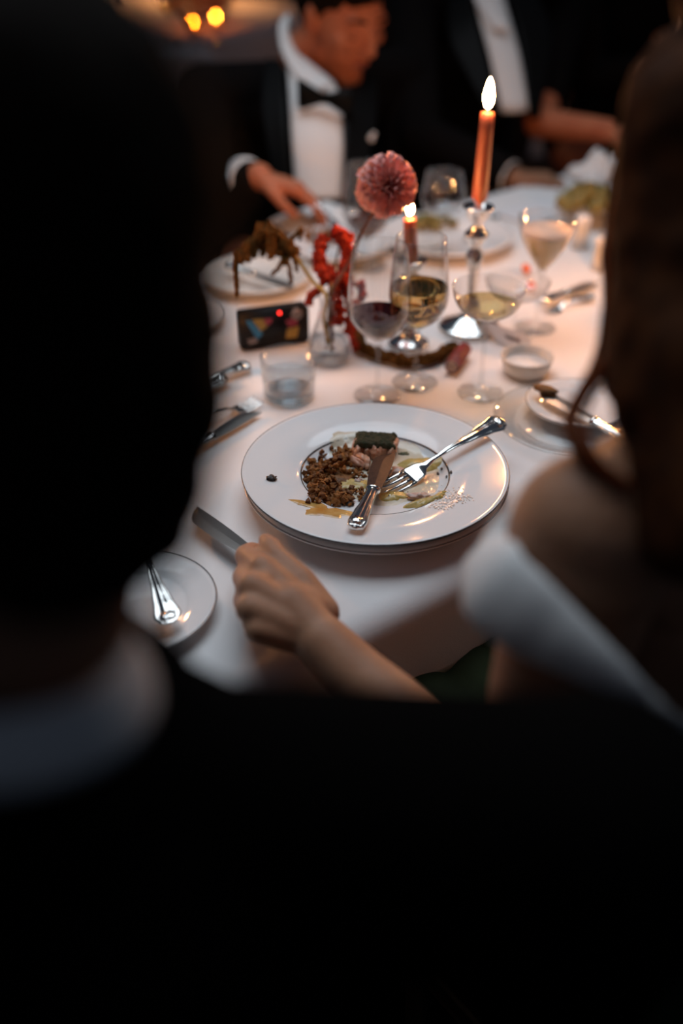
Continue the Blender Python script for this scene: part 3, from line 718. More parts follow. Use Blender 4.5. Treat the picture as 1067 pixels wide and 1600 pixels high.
# orange petals, little pots, napkin, greens at far right
for x, y, n_ in ((822, 420, 'upper'), (829, 446, 'lower')):
    bm = BM(); lump(bm, PX(x, y, .008), (.008, .006, .008), x, .3, 3); tag(fin('orange_flower', bm, M['orange']), '%s of two small orange flower heads behind the cocktail glass stem' % n_, 'flower', 'orange flower heads')
for x, y, r, hh, lb in ((905, 385, .016, .060, 'white pepper pot right of the cocktail glass'), (937, 418, .016, .058, 'peach toned pot in front of the white pepper pot')):
    t = thing('shaker', lb, 'shaker', PX(x, y)); bm = BM(); lathe(bm, [(0, 0), (r, 0), (r*.9, hh*.35), (r*.72, hh*.65), (r*.8, hh*.72), (0, hh*.72)], 32); fin('body', bm, M['china2'], t)
    bm = BM(); lathe(bm, [(0, hh*.7), (r*.95, hh*.72), (r*1.02, hh*.82), (r*.8, hh*.95), (0, hh)], 32); fin('cap', bm, M['china'], t)
heap('salad', 'olive green salad leaves in the bowl at far right', PX(925, 322, .03), .06, .05, .03, 90, 'olive', .012)
t = thing('salad_bowl', 'shallow bowl of olive green salad at the far right edge of the table', 'bowl', PX(925, 330)); bm = BM(); lathe(bm, [(0, 0), (.04, 0), (.075, .03), (.073, .031), (.038, .006), (0, .006)], 40); fin('dish', bm, M['china2'], t)
# flat cards / menu and far cutlery
bm = BM(); a = PX(775, 318, .0015); box(bm, PX(838, 330, .0012), (.15, .10, .0015), rot_from(EDIR)); tag(fin('menu_card', bm, M['card'], smooth=False), 'flat pale menu card on cloth behind the cocktail glass', 'card')
knife('far knife lying behind the candle and cocktail glass', PX(775, 338, .006), PX(725, 318+60, .005), group=None)
fork('far silver fork lying right of the cocktail glass', PX(925, 462, .005), PX(850, 486, .004))
knife('far silver knife lying below the far right fork', PX(845, 470, .006), PX(935, 440, .005))
def drape(name, label, cat, c, rx, ry, hh, m, seed, rz=0, n=26):
    bm = BM(); rows = []
    for i in range(n+1):
        row = []
        for j in range(n+1):
            u, v = i/n*2-1, j/n*2-1; e = 1-max(abs(u), abs(v))**3
            z = hh*e*(.5+.5*abs(noise.noise(V((u*2.2+seed, v*2.2, seed)))*2))+.002
            p = Matrix.Rotation(rz, 3, 'Z') @ V((u*rx*(1+.15*noise.noise(V((v*2, seed, 0)))), v*ry*(1+.15*noise.noise(V((u*2, seed, 3)))), z)); row.append(bm.verts.new(V(c)+p))
        rows.append(row)
    for a, b in zip(rows, rows[1:]):
        for j in range(n): bm.faces.new((a[j], b[j], b[j+1], a[j+1]))
    o = fin(name, bm, M[m]); so = o.modifiers.new('s', 'SOLIDIFY'); so.thickness = .002; so.offset = 1
    return tag(o, label, cat)
drape('napkin', 'crumpled white napkin at the far edge by the bare forearm', 'napkin', PX(935, 278, 0), .055, .05, .05, 'napkin', 3.3, .5)

# ---------------------------------------------------------------- people
def headprims(mx, s=1.0, neck=None, female=False):
    L = []
    def e(c, r, rot=None):
        R = mx.to_3x3().normalized() @ (rot or Matrix.Identity(3)); L.append(('e', mx @ (V(c)*s), V(r)*s, R))
    def c(a, b, ra, rb): L.append(('c', mx @ (V(a)*s), mx @ (V(b)*s), ra*s, rb*s))
    e((0, -.015, .035), (.074, .092, .082)); e((0, .02, -.005), (.066, .074, .095)); e((0, .03, -.055), (.052, .058, .055))
    c((-.045, .012, -.075), (-.012, .072, -.103), .018, .016); c((.045, .012, -.075), (.012, .072, -.103), .018, .016); e((0, .078, -.100), (.018, .014, .014))
    c((-.036, .074, .026), (.036, .074, .026), .013, .013); e((-.043, .062, -.018), (.020, .022, .018)); e((.043, .062, -.018), (.020, .022, .018))
    c((0, .090, .015), (0, .111, -.022), .008, .0105); e((-.011, .098, -.028), (.008, .009, .007)); e((.011, .098, -.028), (.008, .009, .007))
    c((-.018, .084, -.060), (.018, .084, -.060), .009, .009); e((-.031, .070, .004), (.016, .014, .011)); e((.031, .070, .004), (.016, .014, .011))
    for sx in (-1, 1):
        e((sx*.077, -.004, -.008), (.008, .018, .031), Matrix.Rotation(sx*.3, 3, 'Z')); e((sx*.074, .002, -.034), (.007, .010, .011))
    return L
def face_parts(mx, body, s=1.0, hairm='hair_d'):
    R = mx.to_3x3().normalized()
    for sx in (-1, 1):
        bm = BM(); tube(bm, [mx @ (V((sx*a, b, c))*s) for a, b, c in ((.014, .0885, .029), (.03, .089, .034), (.048, .076, .028))], [.003*s, .004*s, .002*s], 6, 3); inv_(fin('eyebrow', bm, M[hairm]), body)
        bm = BM(); tube(bm, [mx @ (V((sx*a, b, c))*s) for a, b, c in ((.018, .083, .000), (.031, .0855, -.004), (.044, .079, -.001))], .0016*s, 6, 3); inv_(fin('eyelashes', bm, M[hairm]), body)
    bm = BM(); tube(bm, [mx @ (V((a, b, c))*s) for a, b, c in ((-.024, .086, -.062), (-.01, .094, -.058), (0, .0945, -.060), (.01, .094, -.058), (.024, .086, -.062))], [.001*s, .004*s, .0045*s, .004*s, .001*s], 8, 3); inv_(fin('lips', bm, M['lips']), body)
def inv_(o, p): o.parent = p; return o
def basis(loc, fwd, up=V((0, 0, 1)), s=1.0):
    y = V(fwd).normalized(); x = y.cross(V(up)).normalized(); z = x.cross(y)
    m = Matrix((x, y, z)).transposed().to_4x4(); m.translation = V(loc); return m
def limbs(chain, radii): return [('c', a, b, ra, rb) for a, b, ra, rb in zip(chain, chain[1:], radii, radii[1:])]
def hand_prims(wrist, dirf, palm_n, side, curl=.5, s=1.0, spread=1.0):
    """relaxed hand: palm box and five bent fingers. dirf: to fingers, palm_n: palm facing, side=+1 thumb on +x"""
    y = V(dirf).normalized(); n = (V(palm_n)-y*V(palm_n).dot(y)).normalized(); x = y.cross(n)*side; L = []
    def P(a, b, c): return V(wrist)+(x*a+y*b+n*c)*s
    for k, a in enumerate((.030, .010, -.010, -.028)):
        L.append(('c', P(a*.5, .008, 0), P(a, .085-.004*k, -.002), .014*s, .0115*s))
        ln = (.040, .045, .041, .032)[k]; p0 = P(a, .085-.004*k, 0); ang = 0; d = 0; r = .0088*s
        for j in range(3):
            ang += curl*(.8, 1.1, .7)[j]; seg = ln*(1, .62, .5)[j]
            p1 = p0+(y*math.cos(ang)+n*math.sin(ang))*seg*s; L.append(('c', p0, p1, r, r*.9)); p0 = p1; r *= .9
    L.append(('c', P(.018, .02, .004), P(.044, .048, .014), .014*s, .0105*s)); L.append(('c', P(.044, .048, .014), P(.050, .075, .028), .0105*s, .0095*s)); L.append(('c', P(.050, .075, .028), P(.046, .094, .038), .0095*s, .008*s))
    return L
def legs(pelvis, fwd, right, g=.06, r=1.0, spread=.11, z=0):
    out = []
    for sx in (-1, 1):
        hip = pelvis+right*(.085*sx); knee = pelvis+fwd*.40+right*(spread*sx); knee.z = .50; ank = knee+fwd*.02; ank.z = .09
        toe = ank+fwd*.15; toe.z = .035; out.append(([hip, knee, ank], [.085*r, .062*r, .042*r], toe))
    return out

PELV = []
# ---- man at left, close to the lens, seen from behind
def person_fg_man():
    nb = AT(-50, 1060, .41); hc_ = AT(-10, 515, .362); R = V((.995, .10, 0)); F = V((-.10, .995, 0))
    hm = basis(hc_, V((-.52, .82, -.25)), s=1)
    pel = nb-F*.16; pel.z = .54; PELV.append((pel, F))
    shR = AT(930, 1300, .455); shL = nb-R*.22+V((0, 0, -.07))
    elR = shR+F*.08+V((.035, 0, -.26)); elL = shL+F*.10+V((-.04, 0, -.26)); wrR = elR+F*.20+V((-.11, -.02, -.02)); wrL = elL+F*.22+V((.06, 0, 0))
    chest = nb+V((0, 0, -.17))-F*.01; belly = pel+V((0, 0, .16))+F*.03
    bp = headprims(hm)+[('c', nb+V((0, 0, -.03)), hc_+V((0, 0, -.05)), .058, .054), ('e', chest, (.15, .095, .15), basis((0,0,0), F).to_3x3()), ('e', belly, (.14, .10, .15)), ('e', pel, (.16, .12, .10)),
          ('c', nb+V((0, 0, -.10)), shR+V((0, 0, -.02)), .04, .04), ('c', nb+V((0, 0, -.10)), shL+V((0, 0, -.02)), .04, .04)]
    bp += limbs([shR, elR, wrR], [.048, .038, .026])+limbs([shL, elL, wrL], [.048, .038, .026])
    bp += hand_prims(wrR, V((-.5, .8, -.1)), V((0, 0, -1)), -1, .4)+hand_prims(wrL, V((.4, .8, -.1)), V((0, 0, -1)), 1, .4)
    for ch, rr, toe in legs(pel, F, R): bp += limbs(ch, [x*.9 for x in rr])
    b = blend('person', bp, .0035, M['skin_d'], None, 5); tag(b, 'person with dark hair, white collar and black jacket, seen close from behind at left', 'person')
    face_parts(hm, b)
    jk = [('e', chest, (.185, .125, .17), basis((0,0,0), F).to_3x3()), ('e', belly, (.165, .125, .17)), ('e', pel+V((0, 0, .02)), (.175, .14, .12)), ('c', nb+V((0, 0, -.072)), shR, .055, .062), ('c', nb+V((0, 0, -.072)), shL, .055, .062)]
    jk += [('e', nb+V((0, 0, -.030)), (.098, .092, .030)), ('c', nb+V((0, 0, -.10)), shR+V((0, 0, -.02)), .058, .056), ('c', nb+V((0, 0, -.10)), shL+V((0, 0, -.02)), .058, .056)]
    jk += limbs([shR, elR, wrR], [.066, .052, .040])+limbs([shL, elL, wrL], [.066, .052, .040])
    blend('jacket', jk, .005, M['suit'], b, 8)
    tr = []
    for ch, rr, toe in legs(pel, F, R): tr += limbs(ch, rr)
    blend('trousers', tr, .006, M['suit'], b, 4)
    sh = []
    for ch, rr, toe in legs(pel, F, R): sh.append(('c', ch[2]+V((0, 0, -.05)), toe, .04, .036))
    blend('shoe_pair', sh, .004, M['satin'], b, 4)
    # collar: stand-up folded band round the neck
    bm = BM(); n = 48; rings = []
    cN = nb+V((0, 0, .006)); nd = (hc_-nb).normalized(); nx_, ny_ = frame(nd)
    for rr, z in ((.062, .020), (.066, .022), (.069, .018), (.075, -.003), (.074, -.010), (.064, -.008)):
        rings.append([bm.verts.new(cN+nx_*(rr*math.cos(2*math.pi*i/n))+ny_*(rr*1.05*math.sin(2*math.pi*i/n))+V((0, 0, z))) for i in range(n)])
    for a, c in zip(rings, rings[1:]+rings[:1]):
        for i in range(n): bm.faces.new((a[i], a[(i+1) % n], c[(i+1) % n], c[i]))
    inv_(fin('shirt_collar', bm, M['shirt']), b)
    hp = []
    def e(c, r, rot=None): hp.append(('e', hm @ V(c), V(r), hm.to_3x3() @ (rot or Matrix.Identity(3))))
    e((0, -.022, .045), (.083, .098, .082)); e((0, -.045, -.005), (.069, .066, .075)); e((0, -.05, -.05), (.052, .045, .045)); e((0, .03, .085), (.065, .055, .045)); e((-.066, .0, .03), (.012, .03, .035)); e((.066, .0, .03), (.012, .03, .035))
    blend('hair', hp, .004, M['hair_d'], b, 4, .003, 60)
    return b
person_fg_man()

# ---- woman at right: bare shoulder, white band, long hair; her left hand holds a knife
def hand_knife():
    L = []
    def h(px, py, z): return PX(px, py, z)
    wr = h(503, 1004, .034)
    mcp = [h(409, 889, .064), h(394, 918, .067), h(391, 951, .060), h(403, 984, .048)]
    pip = [h(384, 869, .048), h(381, 902, .044), h(382, 938, .038), h(395, 972, .030)]
    dip = [h(393, 862, .026), h(393, 896, .021), h(396, 936, .018), h(408, 972, .014)]
    tip = [h(414, 866, .018), h(416, 898, .012), h(418, 932, .011), h(428, 962, .010)]
    cen = h(455, 948, .050)
    wb = [h(482, 958, .042), h(476, 972, .046), h(474, 986, .042), h(480, 1000, .034)]
    for i in range(4):
        r = (.0122, .0126, .0122, .0110)[i]
        L.append(('c', wb[i], mcp[i], .0150, r*1.12)); L.append(('c', mcp[i], pip[i], r*1.02, r*.92)); L.append(('c', pip[i], dip[i], r*.92, r*.84)); L.append(('c', dip[i], tip[i], r*.84, r*.72))
    for i in range(3):
        for f in (.12, .4, .7): L.append(('c', mcp[i].lerp(wb[i], f), mcp[i+1].lerp(wb[i+1], f), .0108+.003*f, .0108+.003*f))
    for i in range(3): L.append(('c', mcp[i].lerp(pip[i], .35)*.5+mcp[i+1].lerp(pip[i+1], .35)*.5, mcp[i].lerp(pip[i], .9)*.5+mcp[i+1].lerp(pip[i+1], .9)*.5, .0092, .0086))
    L.append(('e', cen, (.030, .034, .016), Matrix.Rotation(.7, 3, 'Z'))); L.append(('c', cen, wr, .022, .023))
    # thumb leaves the side of the palm near the wrist and lies over the index
    tb_ = [h(502, 958, .034), h(468, 908, .050), h(432, 872, .060), h(414, 843, .062)]
    L += [('c', tb_[0], tb_[1], .0175, .0150), ('c', tb_[1], tb_[2], .0145, .0118), ('c', tb_[2], tb_[2].lerp(tb_[3], .55), .0118, .0112), ('c', tb_[2].lerp(tb_[3], .55), tb_[3], .0112, .0070)]
    L.append(('c', h(490, 950, .034), h(446, 916, .042), .017, .0135))
    return L, wr, pip, tb_
def person_woman():
    hp_, wr, pip, tb_ = hand_knife()
    shL = AT(935, 828, .632); R = V((EDIR.x, EDIR.y, 0)); F = V((NDIR.x, NDIR.y, 0))
    shR = shL+R*.33; nb = (shL+shR)/2+V((0, 0, .055))+F*.01; hc_ = nb+F*.06+V((.055, .03, .165)); hm = basis(hc_, F+V((0, 0, -.25)))
    el = AT(800, 1285, .80); elR = shR+F*.10+V((.05, 0, -.25)); wrR = elR+F*.10-R*.03+V((0, 0, -.14))
    chest = (shL+shR)/2+V((0, 0, -.13))-F*.01; pel = (shL+shR)/2-F*.06; pel.z = .56; PELV.append((pel, F)); waist = pel+V((0, 0, .17))+F*.03
    RF = basis((0, 0, 0), F).to_3x3()
    bp = headprims(hm, .95)+[('c', nb+V((0, 0, -.03)), hc_+V((0, 0, -.05)), .048, .046), ('e', chest, (.135, .088, .15), RF), ('e', chest+V((0, 0, .07)), (.14, .075, .07), RF), ('e', waist, (.115, .09, .14), RF), ('e', pel, (.16, .12, .10), RF),
          ('c', nb+V((0, 0, -.03)), shL, .04, .046), ('c', nb+V((0, 0, -.03)), shR, .04, .046), ('e', shL+V((-.004, -.004, -.004)), (.055, .055, .058))]
    bp += limbs([shL, shL.lerp(el, .45), el], [.051, .045, .037])+limbs([el, el.lerp(wr, .35), el.lerp(wr, .8), wr], [.037, .0375, .027, .0255])+limbs([shR, elR, wrR], [.047, .036, .024])
    bp += hp_+hand_prims(wrR, F, V((0, 0, -1)), -1, .4, .92)
    for ch, rr, toe in legs(pel, F, R, r=.9): bp += limbs(ch, [x*.9 for x in rr])+[('c', ch[2]+V((0, 0, -.045)), toe, .03, .026)]
    b = blend('person', bp, .0024, M['skin'], None, 10); tag(b, 'person with long brown hair, bare shoulders and white off-shoulder band, holding a knife', 'person')
    face_parts(hm, b, .95, 'hair_b')
    # ring and thumbnail
    bm = BM(); d = (pip[2]-PX(402, 953, .054)).normalized(); A, B = frame(d); c0 = PX(394, 943, .047); n = 20
    tube(bm, [c0+(A*math.cos(a)+B*math.sin(a))*.0108 for a in [2*math.pi*i/n for i in range(n+1)]], .0010, 6, 1); inv_(fin('ring', bm, M['silver']), b)
    bm = BM(); lump(bm, PX(377, 931, .047), (.0025, .0025, .0025), 1, .2, 2); inv_(fin('ring_stone', bm, M['stone']), b)
    bm = BM(); nrm = (V((0, 0, CAMZ))-tb_[3]).normalized(); Rn = rot_from(tb_[3]-tb_[2], nrm)
    ball(bm, tb_[3]+nrm*.0052+(tb_[3]-tb_[2]).normalized()*.001, (.0068, .0048, .0028), 3, Rn); inv_(fin('thumbnail', bm, M['nail']), b)
    # white off-shoulder band: a soft rolled strip of cloth dipping down the back
    path = [(905, 790, .60, .020), (820, 836, .655, .020), (772, 868, .640, .024), (770, 912, .612, .028), (812, 952, .596, .026), (862, 990, .588, .022), (920, 1030, .58, .016), (975, 1066, .575, .010), (1010, 1086, .572, .0042), (1060, 1124, .57, .0034), (1130, 1150, .59, .006), (1230, 1080, .66, .014), (1330, 960, .76, .02)]
    pts = [AT(a, c, t) for a, c, t, w in path]; ws = [w for *_, w in path]
    cp = cat_rom(pts, 6); m_ = len(cp); bm = BM(); rings = []; cam0 = V((0, 0, CAMZ)); n = 18
    ctr = chest+V((0, 0, -.02))
    for i, p in enumerate(cp):
        d = (cp[min(i+1, m_-1)]-cp[max(i-1, 0)]).normalized(); f = i/(m_-1)*(len(ws)-1); a = min(int(f), len(ws)-2); w = ws[a]+(ws[a+1]-ws[a])*(f-a)
        out = (p-ctr); out.z *= .3; out = (out-d*out.dot(d)).normalized(); tocam = (cam0-p).normalized(); out = (out+tocam*1.2); out = (out-d*out.dot(d)).normalized(); ac = d.cross(out)
        rings.append([bm.verts.new(p+ac*(w*math.cos(2*math.pi*j/n))+out*(min(w*.45, .009)*math.sin(2*math.pi*j/n))) for j in range(n)])
    for a, c in zip(rings, rings[1:]):
        for j in range(n): bm.faces.new((a[j], a[(j+1) % n], c[(j+1) % n], c[j]))
    bm.faces.new(rings[0]); bm.faces.new(rings[-1])
    o = inv_(fin('shoulder_band', bm, M['shirt']), b); o['label'] = 'white off-shoulder band'
    dr = [('e', chest+V((0, 0, -.10)), (.135, .098, .10), RF), ('e', waist, (.126, .10, .15), RF), ('e', pel+V((0, 0, .01)), (.175, .135, .12), RF)]
    up = V((0, 0, .058))
    for ch, rr, toe in legs(pel, F, R, r=.9): dr += [('c', ch[0]+V((0, 0, .01)), ch[1]+up, .098, .092), ('c', ch[1]+up, ch[1]+V((0, 0, -.22)), .088, .085)]
    lg = legs(pel, F, R, r=.9); dr.append(('c', (lg[0][0][0]+lg[1][0][0])/2, (lg[0][0][1]+lg[1][0][1])/2+up, .09, .086))
    blend('dress', dr, .005, M['dress'], b, 8, .004, 25)
    # hair: a mass over the skull plus long locks falling past the shoulder
    H_ = []
    def e(c, r): H_.append(('e', hm @ (V(c)*.95), V(r)*.97, hm.to_3x3()))
    e((0, -.02, .045), (.088, .100, .084)); e((0, -.05, -.03), (.082, .070, .10)); e((-.055, -.01, -.03), (.035, .06, .10)); e((.055, -.02, -.04), (.035, .06, .10)); e((0, -.06, -.12), (.08, .05, .10)); e((0, .035, .085), (.062, .05, .04))
    for pts, rr in (([AT(1085, 150, .66), AT(1052, 330, .70), AT(1040, 480, .69), AT(1045, 620, .65), AT(1085, 760, .60)], [.045, .046, .042, .036, .02]),
                    ([AT(1090, 200, .62), AT(1080, 450, .62), AT(1090, 700, .585), AT(1120, 880, .56)], [.05, .05, .04, .02])):
        H_ += limbs(cat_rom(pts, 3), [rr[min(int(i/3), len(rr)-1)] for i in range(len(pts)*3)])
    blend('hair', H_, .004, M['hair_b'], b, 6, .004, 40)
    bm = BM()
    base = [[(1030, 60), (985, 210), (955, 360), (948, 470), (930, 560), (900, 625), (888, 668), (915, 720), (985, 770)],
            [(1030, 60), (990, 220), (965, 380), (965, 500), (972, 600), (985, 680), (1000, 740), (1030, 800)],
            [(1040, 60), (1000, 260), (985, 430), (990, 560), (985, 680), (1000, 790), (1050, 860)]]
    for bi, bl_ in enumerate(base):
        for k in range((34, 44, 44)[bi]):
            j = random.gauss(0, 1); j2 = random.gauss(0, 1)
            pts = [AT(x+j*(9 if y < 560 else 6)+3*math.sin(i*2+k), y+j2*6, .665+.035*math.sin(i*.6)-(.006*i)+j2*.006) for i, (x, y) in enumerate([(q_[0]+(12 if q_[1] < 590 else 4), q_[1]) for q_ in bl_])]
            tube(bm, pts, [.0016]*(len(pts)-1)+[.0004], 5, 4)
    o = inv_(fin('hair_locks', bm, HL), b); o['kind'] = 'stuff'
    return b
person_woman()
knife('silver table knife gripped in the hand, blade lying toward the left', PX(452, 912, .024), PX(300, 794, .010), V((-.3, .5, 1)), wide=1.25, Lh=.40)

# ---- man across the table, head bowed
def dressed(label, hc_, hfwd, nb, shR, shL, elR, elL, wrR, wrL, pel, F, R, skin='skin_m', head_s=1.0, hands=None, jm='suit2', shirt=True, hup=V((0, 0, 1))):
    hm = basis(hc_, hfwd, hup); RF = basis((0, 0, 0), F).to_3x3(); mid = (shR+shL)/2; chest = mid.lerp(pel, .30); belly = mid.lerp(pel, .68)
    bp = headprims(hm, head_s)+[('c', nb, hm @ V((0, -.02, -.05)), .058, .054), ('e', chest, (.145, .095, .16), RF), ('e', belly, (.14, .105, .16), RF), ('e', pel, (.16, .12, .10), RF), ('c', nb+V((0, 0, -.10)), shR+V((0, 0, -.02)), .04, .04), ('c', nb+V((0, 0, -.10)), shL+V((0, 0, -.02)), .04, .04)]
    bp += limbs([shR, elR, wrR], [.046, .036, .027])+limbs([shL, elL, wrL], [.046, .036, .027])
    for hnd in hands: bp += hand_prims(*hnd)
    for ch, rr, toe in legs(pel, F, R): bp += limbs(ch, [x*.85 for x in rr])+[('c', ch[2]+V((0, 0, -.045)), toe, .032, .03)]
    PELV.append((pel, F)); b = blend('person', bp, .0038, M[skin], None, 5); tag(b, label, 'person')
    return b, hm, chest, belly, RF
def jacket(b, chest, belly, pel, nb, shR, shL, elR, elL, wrR, wrL, RF, m='suit2', cut=.035):
    jk = [('e', chest, (.178, .118, .175), RF), ('e', belly, (.165, .125, .18), RF), ('e', pel+V((0, 0, .03)), (.175, .135, .12), RF), ('c', nb+V((0, 0, -.045)), shR, .05, .066), ('c', nb+V((0, 0, -.045)), shL, .05, .066)]
    jk += [('c', nb+V((0, 0, -.10)), shR+V((0, 0, -.02)), .062, .058), ('c', nb+V((0, 0, -.10)), shL+V((0, 0, -.02)), .062, .058)]
    jk += limbs([shR, elR, elR.lerp(wrR, .9)], [.066, .053, .041])+limbs([shL, elL, elL.lerp(wrL, .9)], [.066, .053, .041])
    return blend('jacket', jk, .006, M[m], b, 8)
def quadstrip(name, left, right, m, b, bulge=V((0, 0, 0)), th=.004, k=5, nseg=8):
    Lp, Rp = cat_rom(left, k), cat_rom(right, k); bm = BM(); rows = []
    for a, c in zip(Lp, Rp): rows.append([bm.verts.new(a.lerp(c, j/nseg)+bulge*math.sin(math.pi*j/nseg)) for j in range(nseg+1)])
    for a, c in zip(rows, rows[1:]):
        for j in range(nseg): bm.faces.new((a[j], a[j+1], c[j+1], c[j]))
    o = fin(name, bm, M[m]); s = o.modifiers.new('s', 'SOLIDIFY'); s.thickness = th; s.offset = 0; return inv_(o, b)
def cuff(p0, p1, r, b):
    bm = BM(); d = (p1-p0).normalized(); tube(bm, [p0, p0+d*.012, p0+d*.03], [r, r*1.03, r*.98], 24, 2); return inv_(fin('shirt_cuff', bm, M['shirt']), b)
Fb = -NDIR; Rb = -EDIR
def man1():
    hc_ = AT(536, 18, 2.03); nb = AT(478, 95, 2.13); nb.z += .0
    shR = AT(318, 150, 2.15); shL = AT(625, 120, 2.33)
    pel = nb-Fb*.13; pel.z = .53; elR = AT(318, 345, 2.10); wrR = AT(404, 277, 1.87); elL = AT(640, 300, 2.34); wrL = AT(560, 345, 2.16)
    fw = V((.565, -.725, -.42))
    b, hm, chest, belly, RF = dressed('person with bowed head in black dinner jacket and bow tie, across the table', hc_, fw, nb, shR, shL, elR, elL, wrR, wrL, pel, V((.2, -.98, 0)), V((-.98, -.2, 0)),
        hands=[(wrR, V((.93, -.25, -.22)), V((0, -.2, -1)), -1, .42, 1.0), (wrL, V((-.8, -.4, -.2)), V((0, 0, -1)), 1, .5, 1.0)])
    face_parts(hm, b)
    jacket(b, chest, belly, pel, nb, shR, shL, elR, elL, wrR, wrL, RF)
    bz = V((0, -.02, 0))
    quadstrip('shirt_front', [AT(446, 70, 2.085), AT(452, 140, 2.015), AT(456, 210, 1.975), AT(460, 270, 1.975), AT(464, 310, 1.985)], [AT(520, 128, 2.03), AT(534, 160, 2.01), AT(537, 220, 1.985), AT(536, 270, 1.985), AT(534, 310, 1.99)], 'shirt', b, V((0, -.012, .004)))
    quadstrip('shirt_collar', [AT(442, 28, 2.15), AT(436, 44, 2.10), AT(440, 80, 2.06), AT(462, 120, 2.02), AT(492, 148, 1.995)], [AT(452, 24, 2.16), AT(452, 60, 2.09), AT(476, 100, 2.045), AT(500, 122, 2.01), AT(520, 132, 1.99)], 'shirt', b, V((0, -.004, .003)))
    bm = BM()
    kn = AT(508, 154, 1.962); bx = (AT(560, 165, 1.975)-AT(456, 146, 1.965)).normalized(); bz_ = V((0, 0, 1)); by = bz_.cross(bx)
    for sx in (-1, 1):
        rows = []
        for f, hh, tt in ((.0, .010, .007), (.35, .017, .008), (.75, .026, .009), (1.0, .027, .006)):
            c_ = kn+bx*(sx*(.006+.050*f)); rows.append([bm.verts.new(c_+bz_*(hh*u_)+by*(tt*v_*(1-.3*abs(u_)))) for u_, v_ in ((-1, -1), (0, -1), (1, -1), (1, 1), (0, 1), (-1, 1))])
        for ra, rb in zip(rows, rows[1:]):
            for q_ in range(6): bm.faces.new((ra[q_], ra[(q_+1) % 6], rb[(q_+1) % 6], rb[q_]))
        bm.faces.new(rows[0]); bm.faces.new(rows[-1])
    ball(bm, AT(508, 154, 1.96), (.011, .011, .012), 3); inv_(fin('bow_tie', bm, M['satin']), b)
    quadstrip('lapel', [AT(440, 100, 2.03), AT(446, 180, 1.965), AT(450, 260, 1.955), AT(458, 380, 1.975)], [AT(418, 90, 2.06), AT(408, 160, 2.0), AT(420, 240, 1.97), AT(440, 360, 1.985)], 'satin', b)
    quadstrip('lapel', [AT(534, 150, 2.0), AT(538, 200, 1.975), AT(538, 270, 1.97), AT(532, 380, 1.98)], [AT(590, 120, 2.10), AT(588, 190, 2.03), AT(572, 260, 1.99), AT(548, 370, 1.985)], 'satin', b)
    cuff(AT(376, 281, 1.92), AT(404, 277, 1.87), .040, b)
    bm = BM(); ball(bm, AT(580, 216, 2.0), (.006, .005, .007), 2); ball(bm, AT(584, 209, 2.0), (.004, .004, .004), 2); inv_(fin('boutonniere', bm, M['shirt']), b)
    H_ = []
    def e(c, r): H_.append(('e', hm @ V(c), V(r), hm.to_3x3()))
    e((0, -.022, .048), (.080, .096, .082)); e((0, -.05, -.005), (.072, .065, .07)); e((0, .035, .085), (.062, .050, .040)); e((-.07, -.005, .02), (.011, .022, .04)); e((.07, -.005, .02), (.011, .022, .04))
    blend('hair', H_, .004, M['hair_d'], b, 4, .003, 60)
    hd = wrR+V((.93, -.25, -.22)).normalized()*.10
    fork('fork held in hand of the bowed man across the table', hd+V((-.04, 0, .02)), hd+V((.08, -.08, -.055)))
man1()
drape('napkin', 'crumpled white napkin at the far table edge before the bow tie wearer', 'napkin', AT(505, 352, 1.935), .080, .075, .03, 'napkin', 1.3, .67)

def man2():
    nb = AT(735, -60, 2.50); hc_ = nb+V((.04, -.05, .17)); shR = AT(640, 15, 2.46); shL = AT(905, -60, 2.62)
    pel = nb-Fb*.10; pel.z = .53; elR = AT(655, 215, 2.28); wrR = AT(800, 278, 2.17); elL = shL+V((.05, -.05, -.28)); wrL = elL+Fb*.2+V((-.02, 0, .05))
    b, hm, chest, belly, RF = dressed('person in dark suit and pale shirt behind the tall candle, head out of view', hc_, V((.5, -.8, -.2)), nb, shR, shL, elR, elL, wrR, wrL, pel, V((.4, -.9, 0)), V((-.9, -.4, 0)),
        hands=[(wrR, V((.9, -.3, 0)), V((0, 0, -1)), -1, .3, 1.0), (wrL, Fb, V((0, 0, -1)), 1, .4, 1.0)], skin='skin_d')
    face_parts(hm, b); jacket(b, chest, belly, pel, nb, shR, shL, elR, elL, wrR, wrL, RF)
    quadstrip('shirt_front', [AT(738, -20, 2.40), AT(750, 30, 2.36), AT(766, 90, 2.33), AT(784, 175, 2.32)], [AT(782, -20, 2.42), AT(796, 30, 2.38), AT(812, 90, 2.345), AT(826, 172, 2.33)], 'shirt', b, V((0, -.012, 0)))
    quadstrip('shirt_collar', [AT(734, -40, 2.42), AT(742, 0, 2.37), AT(770, 45, 2.33)], [AT(760, -50, 2.42), AT(776, 5, 2.36), AT(795, 48, 2.325)], 'shirt', b)
    quadstrip('lapel', [AT(735, -10, 2.37), AT(750, 50, 2.325), AT(784, 185, 2.305)], [AT(700, 0, 2.40), AT(705, 70, 2.34), AT(768, 185, 2.31)], 'satin', b)
    quadstrip('lapel', [AT(790, -20, 2.41), AT(812, 60, 2.345), AT(828, 185, 2.32)], [AT(835, -20, 2.45), AT(862, 60, 2.38), AT(842, 185, 2.33)], 'satin', b)
    cuff(AT(780, 270, 2.185), wrR, .036, b)
    H_ = []
    def e(c, r): H_.append(('e', hm @ V(c), V(r), hm.to_3x3()))
    e((0, -.022, .048), (.080, .096, .082)); e((0, -.05, -.005), (.072, .065, .07)); blend('hair', H_, .005, M['hair_d'], b, 4, .003, 60)
man2()
